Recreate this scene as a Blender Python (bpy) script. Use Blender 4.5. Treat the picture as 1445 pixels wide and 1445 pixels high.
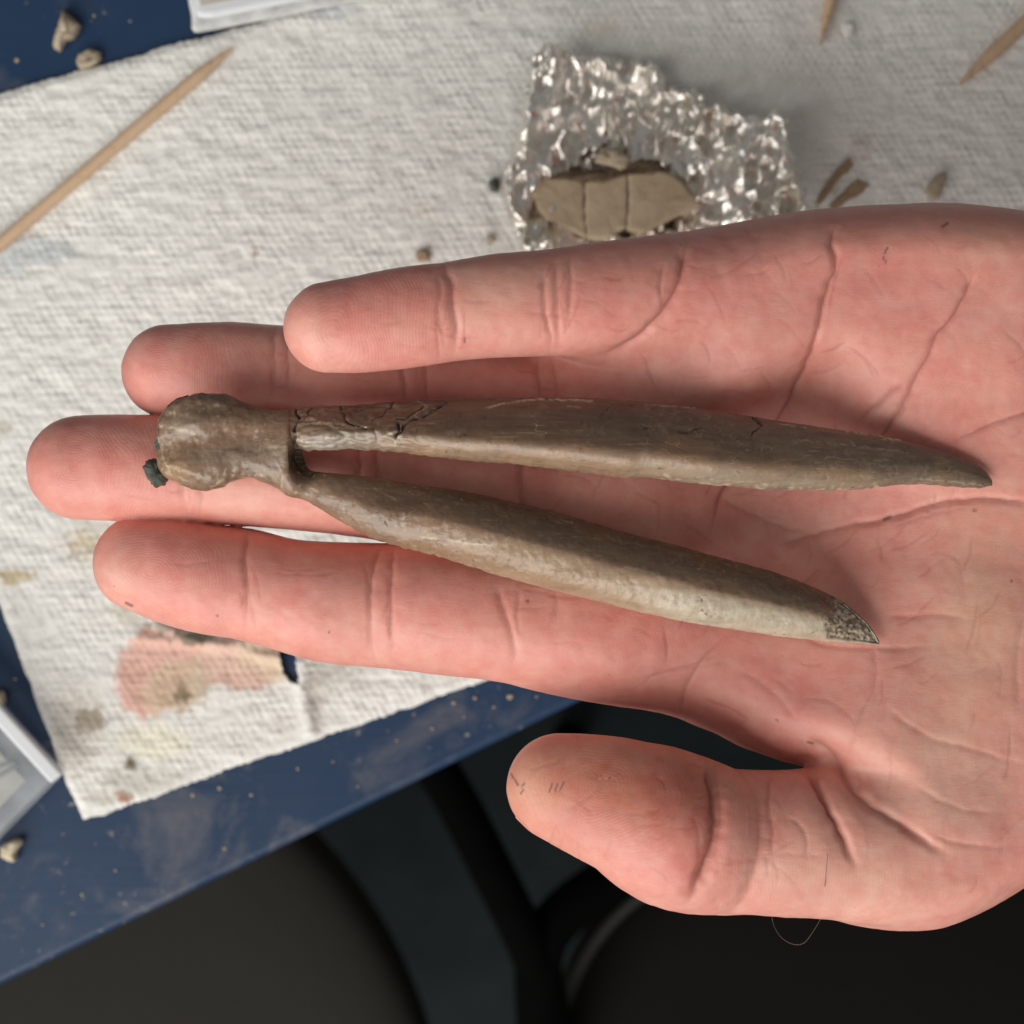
import bpy, bmesh, math, random
import numpy as np
from mathutils import Vector

# ------------------------------------------------------------------ camera, light, exposure
for o in list(bpy.data.objects):
    bpy.data.objects.remove(o)
scene = bpy.context.scene
COL = scene.collection
ZH = 0.84            # height of the hand's reference plane above the floor (m)
ZT = 0.74            # table top
CAMD = 300.0         # camera height above the hand plane (mm)
S = 0.128            # mm per photograph pixel at the hand plane
TD = (ZT - ZH) * 1000.0

cam_d = bpy.data.cameras.new('camera')
cam = bpy.data.objects.new('camera', cam_d)
COL.objects.link(cam)
cam.location = (0, 0, ZH + CAMD / 1000)
cam.rotation_euler = (0, 0, 0)
cam_d.sensor_width = 36
cam_d.lens = 36 * CAMD / (1445 * S)
cam_d.clip_start = 0.01
cam_d.clip_end = 50
cam_d.dof.use_dof = True
cam_d.dof.focus_distance = (CAMD - 9) / 1000
cam_d.dof.aperture_fstop = 18
scene.camera = cam

world = bpy.data.worlds.new('World')
scene.world = world
world.use_nodes = True
world.node_tree.nodes['Background'].inputs[0].default_value = (1.0, 0.98, 0.95, 1)
world.node_tree.nodes['Background'].inputs[1].default_value = 0.20

ld = bpy.data.lights.new('window_light', 'AREA')
ld.shape = 'RECTANGLE'
ld.size = 1.8
ld.size_y = 1.2
ld.energy = 30
ld.color = (1.0, 0.975, 0.93)
lamp = bpy.data.objects.new('window_light', ld)
COL.objects.link(lamp)
lamp.location = (-0.66, -0.95, ZH + 0.80)
lamp.rotation_euler = (Vector((0, 0, ZH)) - lamp.location).to_track_quat('-Z', 'Y').to_euler()

scene.view_settings.view_transform = 'Standard'
scene.view_settings.look = 'None'
scene.view_settings.exposure = 0.0
scene.view_settings.gamma = 1.0
scene.view_settings.use_curve_mapping = False

# ------------------------------------------------------------------ helpers
rng = np.random.default_rng(7)
random.seed(7)
_perm = rng.permutation(256)
_perm = np.concatenate([_perm, _perm, _perm])
_g = rng.normal(size=(256, 3))
_g /= np.linalg.norm(_g, axis=1)[:, None]


def pn(p):
    """Perlin noise for an (N,3) array, about -0.7..0.7"""
    p = np.asarray(p, float)
    i = np.floor(p).astype(int)
    f = p - i
    u = f * f * f * (f * (f * 6 - 15) + 10)
    i &= 255
    r = 0
    for dx in (0, 1):
        for dy in (0, 1):
            for dz in (0, 1):
                h = _perm[_perm[_perm[i[:, 0] + dx] + i[:, 1] + dy] + i[:, 2] + dz]
                g = _g[h]
                d = g[:, 0] * (f[:, 0] - dx) + g[:, 1] * (f[:, 1] - dy) + g[:, 2] * (f[:, 2] - dz)
                w = (u[:, 0] if dx else 1 - u[:, 0]) * (u[:, 1] if dy else 1 - u[:, 1]) * (u[:, 2] if dz else 1 - u[:, 2])
                r = r + w * d
    return r


def fbm(p, o=4, lac=2.0, g=0.5):
    r, a = 0, 1.0
    p = np.asarray(p, float)
    for k in range(o):
        r = r + a * pn(p + 17.3 * k)
        p = p * lac
        a *= g
    return r


def P(px, py, z):
    """a point measured on the photograph, at height z (mm over the hand plane) -> mm"""
    k = S * (CAMD - z) / CAMD
    return np.array([(px - 722.5) * k, (722.5 - py) * k, z])


def to_px(v):
    k = S * (CAMD - v[:, 2]) / CAMD
    return np.stack([v[:, 0] / k + 722.5, 722.5 - v[:, 1] / k], 1)


def W(v):
    v = np.asarray(v, float) * 0.001
    if v.ndim == 1:
        return (v[0], v[1], v[2] + ZH)
    v = v.copy()
    v[:, 2] += ZH
    return v


def catmull(pts, n):
    pts = np.asarray(pts, float)
    p = np.vstack([2 * pts[0] - pts[1], pts, 2 * pts[-1] - pts[-2]])
    out = []
    m = len(pts) - 1
    for i in range(m):
        t = np.linspace(0, 1, n, endpoint=False)[:, None]
        a, b, c, d = p[i:i + 4]
        out.append(0.5 * (2 * b + (c - a) * t + (2 * a - 5 * b + 4 * c - d) * t ** 2 + (3 * b - a - 3 * c + d) * t ** 3))
    out.append(pts[-1:])
    return np.vstack(out)


def inpoly(q, poly):
    poly = np.asarray(poly, float)
    x, y = q[:, 0], q[:, 1]
    r = np.zeros(len(q), bool)
    n = len(poly)
    for i in range(n):
        x0, y0 = poly[i]
        x1, y1 = poly[(i + 1) % n]
        if y0 == y1:
            continue
        c = (y0 > y) != (y1 > y)
        r ^= c & (x < (x1 - x0) * (y - y0) / (y1 - y0) + x0)
    return r


def segdist(q, line):
    """distance of 2-D points to a polyline"""
    line = np.asarray(line, float)
    best = np.full(len(q), 1e9)
    for a, b in zip(line[:-1], line[1:]):
        ab = b - a
        t = np.clip(((q - a) @ ab) / max(ab @ ab, 1e-9), 0, 1)
        d = np.linalg.norm(q - a - t[:, None] * ab, axis=1)
        best = np.minimum(best, d)
    return best


def polydist(q, poly):
    poly = np.asarray(poly, float)
    d = segdist(q, np.vstack([poly, poly[:1]]))
    return np.where(inpoly(q, poly), -d, d)


def sstep(a, b, x):
    t = np.clip((x - a) / (b - a), 0, 1)
    return t * t * (3 - 2 * t)


def mesh_np(name, v, f, mat, parent=None, smooth=True, attrs=None, cols=None):
    """v: (N,3) metres, f: (M,4) or (M,3) ints"""
    me = bpy.data.meshes.new(name)
    f = np.asarray(f, np.int32)
    k = f.shape[1]
    me.vertices.add(len(v))
    me.vertices.foreach_set('co', np.asarray(v, np.float32).ravel())
    me.loops.add(f.size)
    me.loops.foreach_set('vertex_index', f.ravel())
    me.polygons.add(len(f))
    me.polygons.foreach_set('loop_start', np.arange(0, f.size, k, dtype=np.int32))
    me.polygons.foreach_set('use_smooth', np.full(len(f), smooth))
    me.update(calc_edges=True)
    me.validate()
    for n, a in (attrs or {}).items():
        at = me.attributes.new(n, 'FLOAT', 'POINT')
        at.data.foreach_set('value', np.asarray(a, np.float32))
    for n, c in (cols or {}).items():
        at = me.attributes.new(n, 'FLOAT_COLOR', 'POINT')
        c4 = np.ones((len(v), 4), np.float32)
        c4[:, :3] = c
        at.data.foreach_set('color', c4.ravel())
    me.materials.append(mat)
    o = bpy.data.objects.new(name, me)
    COL.objects.link(o)
    if parent:
        o.parent = parent
    return o


def tag(o, label=None, cat=None, group=None, kind=None):
    if label: o['label'] = label
    if cat: o['category'] = cat
    if group: o['group'] = group
    if kind: o['kind'] = kind
    return o


def empty(name, loc=(0, 0, 0)):
    o = bpy.data.objects.new(name, None)
    o.location = loc
    o.empty_display_size = 0.02
    COL.objects.link(o)
    return o


def keep(o, parent):
    """parent a mesh built in world coordinates under an Empty that stands elsewhere"""
    o.parent = parent
    o.matrix_parent_inverse = parent.matrix_basis.inverted()
    return o


def gridfaces(nu, nv, wrap_v=False):
    i = np.arange(nu - 1)[:, None]
    j = np.arange(nv if wrap_v else nv - 1)[None, :]
    j2 = (j + 1) % nv
    return np.stack([(i * nv + j), ((i + 1) * nv + j), ((i + 1) * nv + j2), (i * nv + j2)], -1).reshape(-1, 4)


class NT:
    def __init__(self, name):
        self.m = bpy.data.materials.new(name)
        self.m.use_nodes = True
        self.t = self.m.node_tree
        self.b = self.t.nodes['Principled BSDF']

    def n(self, typ, **kw):
        nd = self.t.nodes.new(typ)
        for k, v in kw.items():
            if k.startswith('i_'):
                key = k[2:]
                key = int(key) if key.isdigit() else key.replace('_', ' ')
                nd.inputs[key].default_value = v
            else:
                setattr(nd, k, v)
        return nd

    def l(self, a, b):
        self.t.links.new(a, b)

    def coord(self, scale=(1, 1, 1), rot=(0, 0, 0)):
        tc = self.n('ShaderNodeTexCoord')
        mp = self.n('ShaderNodeMapping')
        mp.inputs['Scale'].default_value = scale
        mp.inputs['Rotation'].default_value = rot
        self.l(tc.outputs['Object'], mp.inputs['Vector'])
        return mp.outputs[0]

    def noise(self, vec, scale, detail=4, rough=0.55, dist=0.0):
        nd = self.n('ShaderNodeTexNoise')
        nd.inputs['Scale'].default_value = scale
        nd.inputs['Detail'].default_value = detail
        nd.inputs['Roughness'].default_value = rough
        nd.inputs['Distortion'].default_value = dist
        self.l(vec, nd.inputs['Vector'])
        return nd.outputs[0]

    def ramp(self, fac, stops):
        r = self.n('ShaderNodeValToRGB')
        e = r.color_ramp.elements
        while len(e) < len(stops):
            e.new(0.5)
        for el, (p, c) in zip(e, stops):
            el.position = p
            el.color = (c[0], c[1], c[2], 1) if not isinstance(c, (int, float)) else (c, c, c, 1)
        self.l(fac, r.inputs[0])
        return r.outputs[0]

    def mix(self, fac, a, b, mode='MIX'):
        m = self.n('ShaderNodeMix', data_type='RGBA', blend_type=mode)
        for sock, v in ((m.inputs[0], fac), (m.inputs[6], a), (m.inputs[7], b)):
            if hasattr(v, 'is_linked'):
                self.l(v, sock)
            elif isinstance(v, (int, float)):
                sock.default_value = v
            else:
                sock.default_value = (*v, 1)
        return m.outputs[2]

    def math(self, op, a, b=0.0):
        m = self.n('ShaderNodeMath', operation=op)
        for sock, v in ((m.inputs[0], a), (m.inputs[1], b)):
            if hasattr(v, 'is_linked'):
                self.l(v, sock)
            else:
                sock.default_value = v
        return m.outputs[0]

    def attr(self, name):
        a = self.n('ShaderNodeAttribute')
        a.attribute_name = name
        return a

    def bump(self, h, dist, strength=1.0, normal=None):
        b = self.n('ShaderNodeBump')
        b.inputs['Distance'].default_value = dist
        b.inputs['Strength'].default_value = strength
        self.l(h, b.inputs['Height'])
        if normal:
            self.l(normal, b.inputs['Normal'])
        return b.outputs[0]

    def set(self, **kw):
        names = {'col': 'Base Color', 'rough': 'Roughness', 'metal': 'Metallic', 'nrm': 'Normal', 'spec': 'Specular IOR Level',
                 'trans': 'Transmission Weight', 'ior': 'IOR', 'sss': 'Subsurface Weight', 'ssr': 'Subsurface Radius', 'sscale': 'Subsurface Scale',
                 'coat': 'Coat Weight', 'coatr': 'Coat Roughness', 'alpha': 'Alpha'}
        for k, v in kw.items():
            s = self.b.inputs[names[k]]
            if hasattr(v, 'is_linked'):
                self.l(v, s)
            elif k == 'col':
                s.default_value = (*v, 1)
            else:
                s.default_value = v
        return self.m


def lin(r, g, b):
    return tuple(((c / 255) / 12.92 if c / 255 < 0.04045 else ((c / 255 + 0.055) / 1.055) ** 2.4) for c in (r, g, b))


# ------------------------------------------------------------------ materials
def mat_table():
    t = NT('blue_paint')
    v = t.coord()
    a = t.noise(v, 14, 5, 0.6)
    base = t.mix(a, (0.011, 0.032, 0.078), (0.018, 0.047, 0.108))
    # dusty scuffs, rubbed patches
    s1 = t.ramp(t.noise(t.coord((1, 1, 1), (0, 0, 0.5)), 42, 8, 0.68, 0.6), [(0.52, 0.0), (0.72, 1.0)])
    s2 = t.ramp(t.noise(v, 8, 3, 0.5), [(0.40, 0.0), (0.60, 1.0)])
    sc = t.math('MULTIPLY', s1, s2)
    c = t.mix(t.math('MULTIPLY', sc, 0.5), base, (0.23, 0.21, 0.20))
    sp = t.ramp(t.noise(v, 420, 2, 0.5), [(0.67, 0.0), (0.73, 1.0)])
    sp = t.math('MULTIPLY', sp, t.ramp(t.noise(v, 26, 3), [(0.45, 0.0), (0.62, 1.0)]))
    c = t.mix(t.math('MULTIPLY', sp, 0.55), c, (0.40, 0.36, 0.30))
    r = t.math('ADD', t.math('MULTIPLY', t.noise(v, 60, 4), 0.22), 0.33)
    brush = t.noise(t.coord((30, 700, 30), (0, 0, math.radians(26))), 1, 3, 0.6)
    return t.set(col=c, rough=r, spec=0.33, nrm=t.bump(brush, 0.0002, 0.2))


def mat_towel():
    t = NT('paper_towel')
    c = t.attr('Col').outputs['Color']
    v = t.coord()
    n = t.noise(v, 900, 4, 0.6)
    c2 = t.mix(n, c, t.mix(0.12, c, (0.30, 0.28, 0.25)))
    return t.set(col=c2, rough=0.95, spec=0.1, nrm=t.bump(t.noise(v, 1500, 3, 0.65), 0.00035, 0.55))


def mat_wood(name, a, b):
    t = NT(name)
    v = t.coord((60, 1400, 1400))
    n = t.noise(v, 1, 4, 0.6)
    sp = t.ramp(t.noise(t.coord(), 500, 3), [(0.58, 0.0), (0.72, 1.0)])
    c = t.mix(n, a, b)
    c = t.mix(t.math('MULTIPLY', sp, 0.35), c, (0.22, 0.12, 0.06))
    return t.set(col=c, rough=0.7, spec=0.25, nrm=t.bump(n, 0.0002, 0.5))


def mat_stone(name, a, b, scale=300, rough=0.9):
    t = NT(name)
    v = t.coord()
    n = t.noise(v, scale, 5, 0.65)
    c = t.mix(t.ramp(n, [(0.3, 0.0), (0.7, 1.0)]), a, b)
    return t.set(col=c, rough=rough, spec=0.2, nrm=t.bump(t.noise(v, scale * 2.5, 4, 0.7), 0.0006, 0.5))


def mat_foil():
    t = NT('aluminium_foil')
    v = t.coord()
    d = t.ramp(t.noise(v, 55, 4, 0.6), [(0.45, 0.0), (0.70, 1.0)])
    c = t.mix(t.math('MULTIPLY', d, 0.55), (0.90, 0.88, 0.83), (0.55, 0.48, 0.38))
    r = t.math('ADD', t.math('MULTIPLY', t.noise(v, 350, 3, 0.6), 0.42), 0.17)
    return t.set(col=c, rough=r, metal=1.0, nrm=t.bump(t.noise(v, 500, 2, 0.5), 0.0003, 0.35))


def mat_plain(name, col, rough=0.6, spec=0.4, nscale=80, var=0.25, bump=0.0):
    t = NT(name)
    v = t.coord()
    n = t.noise(v, nscale, 4, 0.6)
    c = t.mix(n, tuple(x * (1 - var) for x in col), tuple(min(1, x * (1 + var)) for x in col))
    t.set(col=c, rough=rough, spec=spec)
    if bump:
        t.set(nrm=t.bump(t.noise(v, nscale * 6, 3, 0.6), bump, 0.6))
    return t.m


def mat_clear(name, tint, rough=0.15, haze=0.35):
    t = NT(name)
    t.set(col=tint, rough=rough, spec=0.5)
    g = t.n('ShaderNodeBsdfTransparent')
    mx = t.n('ShaderNodeMixShader')
    lw = t.n('ShaderNodeLayerWeight')
    lw.inputs[0].default_value = 0.35
    n = t.noise(t.coord(), 130, 3)
    f = t.math('ADD', t.math('MULTIPLY', lw.outputs['Facing'], 0.55), t.math('MULTIPLY', n, haze * 2))
    fc = t.n('ShaderNodeClamp')
    t.l(f, fc.inputs[0])
    t.l(fc.outputs[0], mx.inputs[0])
    t.l(g.outputs[0], mx.inputs[1])
    t.l(t.b.outputs[0], mx.inputs[2])
    t.l(mx.outputs[0], t.t.nodes['Material Output'].inputs[0])
    return t.m


def mat_skin():
    t = NT('skin')
    v = t.coord()
    col = t.attr('Col').outputs['Color']
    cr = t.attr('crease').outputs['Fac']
    dirt = t.attr('dirt').outputs['Fac']
    ridge = t.attr('ridge').outputs['Fac']
    ramp_a = t.attr('ridge_amp').outputs['Fac']
    mott = t.noise(v, 260, 5, 0.62)
    c = t.mix(t.ramp(mott, [(0.35, 0.0), (0.65, 1.0)]), t.mix(0.15, col, (0.60, 0.12, 0.10)), t.mix(0.13, col, (0.90, 0.66, 0.54)))
    mott2 = t.noise(v, 70, 3, 0.5)
    c = t.mix(t.math('MULTIPLY', t.ramp(mott2, [(0.42, 0.0), (0.66, 1.0)]), 0.16), c, (0.64, 0.16, 0.14))
    mott3 = t.noise(t.coord((1.0, 1.0, 1.0), (0.4, 0.2, 0.7)), 120, 4, 0.6)
    c = t.mix(t.math('MULTIPLY', t.ramp(mott3, [(0.52, 0.0), (0.70, 1.0)]), 0.10), c, (0.86, 0.62, 0.50))
    c = t.mix(t.math('MULTIPLY', cr, 0.72), c, (0.24, 0.05, 0.034))  # creases are redder and dirty; their shade is painted in as well
    # fine cross lines of the skin
    w = t.math('SINE', t.math('MULTIPLY', ridge, 2 * math.pi / 0.50))
    wamp = t.math('MULTIPLY', w, ramp_a)
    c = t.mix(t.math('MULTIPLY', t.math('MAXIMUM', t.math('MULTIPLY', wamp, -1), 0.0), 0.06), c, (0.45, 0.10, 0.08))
    specks = t.math('MULTIPLY', t.ramp(t.noise(v, 1400, 2, 0.5), [(0.70, 0.0), (0.76, 1.0)]), t.ramp(t.noise(v, 60, 2), [(0.50, 0.0), (0.62, 1.0)]))
    c = t.mix(t.math('MULTIPLY', specks, 0.35), c, (0.16, 0.05, 0.03))
    c = t.mix(dirt, c, (0.030, 0.016, 0.012))
    fine = t.n('ShaderNodeTexVoronoi', feature='DISTANCE_TO_EDGE')
    fine.inputs['Scale'].default_value = 900
    t.l(t.coord((0.6, 1.25, 1.0)), fine.inputs['Vector'])
    vd = t.ramp(fine.outputs[0], [(0.0, 0.0), (0.16, 1.0)])
    lines = t.noise(t.coord((300, 1500, 700), (0, 0, 0.12)), 1, 4, 0.65, 1.2)
    lines2 = t.noise(t.coord((1400, 320, 700), (0, 0, 0.45)), 1, 4, 0.65, 1.2)
    h = t.math('ADD', t.math('MULTIPLY', wamp, 0.06), t.math('MULTIPLY', lines, 0.42))
    h = t.math('ADD', h, t.math('MULTIPLY', lines2, 0.2))
    h = t.math('ADD', h, t.math('MULTIPLY', vd, 0.05))
    nb = t.bump(h, 0.00011, 0.9)
    rg = t.math('ADD', t.math('MULTIPLY', mott, 0.18), 0.36)
    t.set(col=c, rough=rg, spec=0.42, sss=0.2, ssr=(1.0, 0.36, 0.25), sscale=0.0022, nrm=nb)
    t.b.inputs['Subsurface Anisotropy'].default_value = 0.0
    return t.m


def mat_bone():
    t = NT('fossil_bone')
    v = t.coord()
    col = t.attr('Col').outputs['Color']
    ck = t.attr('crack').outputs['Fac']
    sc = t.attr('scratch').outputs['Fac']
    st = t.noise(t.coord((90, 800, 800), (0, 0, -0.08)), 1, 5, 0.65)
    n = t.noise(v, 320, 6, 0.68)
    c = t.mix(t.ramp(st, [(0.30, 0.0), (0.70, 1.0)]), t.mix(0.24, col, (0.028, 0.019, 0.012)), t.mix(0.16, col, (0.40, 0.29, 0.20)))
    c = t.mix(t.math('MULTIPLY', t.ramp(n, [(0.56, 0.0), (0.74, 1.0)]), 0.35), c, (0.42, 0.34, 0.23))
    c = t.mix(t.math('MULTIPLY', t.ramp(n, [(0.28, 1.0), (0.42, 0.0)]), 0.5), c, (0.030, 0.020, 0.013))
    hl = t.math('ABSOLUTE', t.math('SUBTRACT', t.noise(t.coord((0.55, 1.7, 1.7), (0, 0, 0.25)), 330, 1, 0.4, 0.2), 0.5))
    hl = t.math('MULTIPLY', t.ramp(hl, [(0.0, 1.0), (0.012, 0.0)]), t.ramp(t.noise(v, 170, 2), [(0.48, 0.0), (0.62, 1.0)]))
    sk = t.math('MULTIPLY', t.ramp(t.noise(t.coord((70, 2600, 2600), (0, 0, -0.14)), 1, 2, 0.5), [(0.62, 0.0), (0.70, 1.0)]), t.ramp(t.noise(v, 110, 3), [(0.46, 0.0), (0.62, 1.0)]))
    c = t.mix(t.math('MULTIPLY', sk, 0.38), c, (0.50, 0.39, 0.27))
    pits = t.math('MULTIPLY', t.ramp(t.noise(v, 1100, 2, 0.5), [(0.66, 0.0), (0.73, 1.0)]), t.ramp(t.noise(v, 140, 3), [(0.45, 0.0), (0.6, 1.0)]))
    c = t.mix(t.math('MULTIPLY', pits, 0.65), c, (0.035, 0.022, 0.014))
    pt = t.noise(v, 85, 4, 0.6, 0.5)
    c = t.mix(t.math('MULTIPLY', t.ramp(pt, [(0.50, 0.0), (0.66, 1.0)]), 0.22), c, (0.26, 0.13, 0.06))
    c = t.mix(t.math('MULTIPLY', t.ramp(pt, [(0.34, 1.0), (0.48, 0.0)]), 0.22), c, (0.045, 0.034, 0.024))
    c = t.mix(t.math('MULTIPLY', hl, 0.34), c, (0.58, 0.49, 0.36))
    c = t.mix(t.math('MULTIPLY', sc, 0.75), c, (0.62, 0.53, 0.38))
    c = t.mix(ck, c, (0.012, 0.008, 0.006))
    h = t.math('ADD', t.math('MULTIPLY', st, 0.35), n)
    r = t.math('ADD', t.math('MULTIPLY', n, 0.34), 0.15)
    return t.set(col=c, rough=r, spec=0.6, nrm=t.bump(h, 0.0003, 0.5))


M_TABLE = mat_table()
M_TOWEL = mat_towel()
M_PICK = mat_wood('toothpick_wood', (0.56, 0.37, 0.235), (0.68, 0.50, 0.345))
M_CHIP = mat_stone('tan_stone', (0.34, 0.27, 0.19), (0.52, 0.44, 0.33))
M_PALE = mat_stone('pale_stone', (0.55, 0.47, 0.33), (0.70, 0.62, 0.47))
M_BROWN = mat_stone('brown_crumb', (0.30, 0.20, 0.12), (0.46, 0.34, 0.22), 900)
M_DARKST = mat_stone('grey_green_stone', (0.055, 0.06, 0.05), (0.14, 0.145, 0.12), 700, 0.5)
M_FOIL = mat_foil()
M_SHARD = mat_stone('bone_shard', (0.42, 0.32, 0.21), (0.55, 0.45, 0.32), 160, 0.75)
M_CLEAR = mat_clear('clear_plastic', (0.74, 0.79, 0.83), 0.15, 0.17)
M_MILKY = mat_clear('milky_plastic', (0.72, 0.73, 0.72), 0.25, 0.75)
M_CARD = mat_plain('cream_card', (0.56, 0.53, 0.46), 0.8, 0.2)
M_RIM = mat_plain('white_plastic', (0.74, 0.77, 0.80), 0.3, 0.5, 60, 0.06)
M_PRINT = mat_plain('grey_print', (0.27, 0.29, 0.30), 0.7, 0.2)
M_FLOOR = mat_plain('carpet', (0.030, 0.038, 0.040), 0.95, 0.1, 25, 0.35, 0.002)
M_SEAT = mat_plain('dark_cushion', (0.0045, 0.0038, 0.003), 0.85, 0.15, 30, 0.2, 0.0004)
M_PIPE = mat_plain('seat_piping', (0.028, 0.028, 0.027), 0.6, 0.3, 40, 0.1)
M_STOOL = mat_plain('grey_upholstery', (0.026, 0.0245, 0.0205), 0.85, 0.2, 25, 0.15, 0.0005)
M_TUBE = mat_plain('black_frame', (0.0016, 0.0016, 0.0016), 0.95, 0.04)
M_NAIL = mat_plain('finger_nail', (0.78, 0.52, 0.44), 0.3, 0.5, 90, 0.05)
M_HAIR = mat_plain('hair', (0.10, 0.075, 0.055), 0.4, 0.5, 90, 0.05)
M_SKIN = mat_skin()
M_BONE = mat_bone()


# ------------------------------------------------------------------ the setting
def slab(name, poly_mm, z_top, th, mat, bevel=0.0015, parent=None):
    bm = bmesh.new()
    vs = [bm.verts.new((p[0] * 0.001, p[1] * 0.001, z_top)) for p in poly_mm]
    f = bm.faces.new(vs)
    bm.normal_update()
    if f.normal.z < 0:
        f.normal_flip()
    r = bmesh.ops.extrude_face_region(bm, geom=[f])
    for e in r['geom']:
        if isinstance(e, bmesh.types.BMVert):
            e.co.z -= th
    bmesh.ops.recalc_face_normals(bm, faces=bm.faces)
    if bevel:
        bmesh.ops.bevel(bm, geom=[e for e in bm.edges], offset=bevel, segments=3, affect='EDGES', profile=0.5)
    me = bpy.data.meshes.new(name)
    bm.to_mesh(me)
    bm.free()
    for p in me.polygons:
        p.use_smooth = False
    me.materials.append(mat)
    o = bpy.data.objects.new(name, me)
    COL.objects.link(o)
    if parent:
        keep(o, parent)
    return o


fl = slab('floor', [(-3000, -3000), (3000, -3000), (3000, 3000), (-3000, 3000)], 0.0, 0.05, M_FLOOR, 0)
tag(fl, kind='structure')

# blue table: front edge runs through two measured points
TE0 = P(0, 1391, TD)[:2]
TE1 = P(830, 985, TD)[:2]
tdir = (TE1 - TE0) / np.linalg.norm(TE1 - TE0)
tnor = np.array([-tdir[1], tdir[0]])
tb = empty('blue_table', (0.05, 0.25, 0.0))
tag(tb, 'blue painted table with dusty scuffs under the paper towel', 'table')
a0 = TE0 - tdir * 350
b0 = TE1 + tdir * 650
top = slab('table_top', [a0, b0, b0 + tnor * 700, a0 + tnor * 700], ZT, 0.028, M_TABLE, 0.002, tb)
for (u, w) in ((0.06, 60), (0.94, 60), (0.06, 640), (0.94, 640)):
    c = a0 + (b0 - a0) * u + tnor * w
    q = [c + tdir * sx * 22 + tnor * sy * 22 for sx, sy in ((-1, -1), (1, -1), (1, 1), (-1, 1))]
    slab('leg', q, ZT - 0.0275, ZT - 0.0275, M_TABLE, 0.002, tb)


# ------------------------------------------------------------------ stool and chair under the table edge
def tube(name, pts, r, mat, parent=None, seg=16, n=10, caps=True):
    c = catmull(pts, n) if len(pts) > 2 else np.asarray(pts, float)
    r = np.full(len(c), r) if np.isscalar(r) else np.interp(np.linspace(0, 1, len(c)), np.linspace(0, 1, len(r)), r)
    tg = np.gradient(c, axis=0)
    tg /= np.linalg.norm(tg, axis=1)[:, None]
    up = np.array([0.31, 0.17, 0.93])
    s = np.cross(tg, up)
    s /= np.linalg.norm(s, axis=1)[:, None]
    w = np.cross(s, tg)
    a = np.linspace(0, 2 * np.pi, seg, endpoint=False)
    v = c[:, None] + r[:, None, None] * (np.cos(a)[None, :, None] * s[:, None] + np.sin(a)[None, :, None] * w[:, None])
    v = v.reshape(-1, 3)
    f = gridfaces(len(c), seg, True)
    if caps:
        n0 = len(v)
        v = np.vstack([v, c[:1], c[-1:]])
        j = np.arange(seg)
        f = np.vstack([f, np.stack([j, (j + 1) % seg, np.full(seg, n0), np.full(seg, n0)], 1)[:, [0, 1, 2, 2]]])
        e = (len(c) - 1) * seg
        f = np.vstack([f, np.stack([e + (j + 1) % seg, e + j, np.full(seg, n0 + 1), np.full(seg, n0 + 1)], 1)])
        # split the degenerate quads into triangles
        me = bpy.data.meshes.new(name)
        fl_ = [tuple(dict.fromkeys(q)) for q in f.tolist()]
        me.from_pydata(v.tolist(), [], fl_)
        me.polygons.foreach_set('use_smooth', np.ones(len(fl_), bool))
        me.materials.append(mat)
        o = bpy.data.objects.new(name, me)
        COL.objects.link(o)
    else:
        o = mesh_np(name, v, f, mat)
    if parent:
        keep(o, parent)
    return o


def cushion(name, cx, cy, rx, ry, n, z_top, th, mat, parent):
    nu, nr = 128, 26
    a = np.linspace(0, 2 * np.pi, nu, endpoint=False)
    ex = np.sign(np.cos(a)) * np.abs(np.cos(a)) ** (2 / n) * rx
    ey = np.sign(np.sin(a)) * np.abs(np.sin(a)) ** (2 / n) * ry
    s = np.linspace(0, 1, nr)
    rr = np.concatenate([np.sin(s * np.pi / 2) ** 0.55, [0.99, 0.97]])
    zz = np.concatenate([-th * 0.75 * (1 - np.cos(s * np.pi / 2) ** 0.35) - 0.003 * s, [-th * 0.9, -th]])
    v = np.stack([cx + rr[:, None] * ex[None], cy + rr[:, None] * ey[None], z_top + np.repeat(zz[:, None], nu, 1)], -1)
    f = gridfaces(len(rr), nu, True)
    o = mesh_np(name, v.reshape(-1, 3), f[:, ::-1], mat)
    keep(o, parent)
    return ex, ey


def Pz(px, py, zm):
    q = P(px, py, (zm - ZH) * 1000) * 0.001
    return np.array([q[0], q[1], zm])


c = Pz(-100, 1700, 0.45)
st = empty('stool', (c[0], c[1], 0))
tag(st, 'round stool with dark grey upholstered seat beside the table edge', 'stool')
R_ST = 0.215
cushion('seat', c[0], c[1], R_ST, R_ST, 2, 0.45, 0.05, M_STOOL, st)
for k in range(4):
    a = math.pi / 4 + k * math.pi / 2
    p0 = np.array([c[0] + 0.12 * math.cos(a), c[1] + 0.12 * math.sin(a), 0.41])
    p1 = np.array([c[0] + 0.18 * math.cos(a), c[1] + 0.18 * math.sin(a), 0.0])
    tube('leg', [p0, p1], 0.012, M_TUBE, st)

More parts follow.
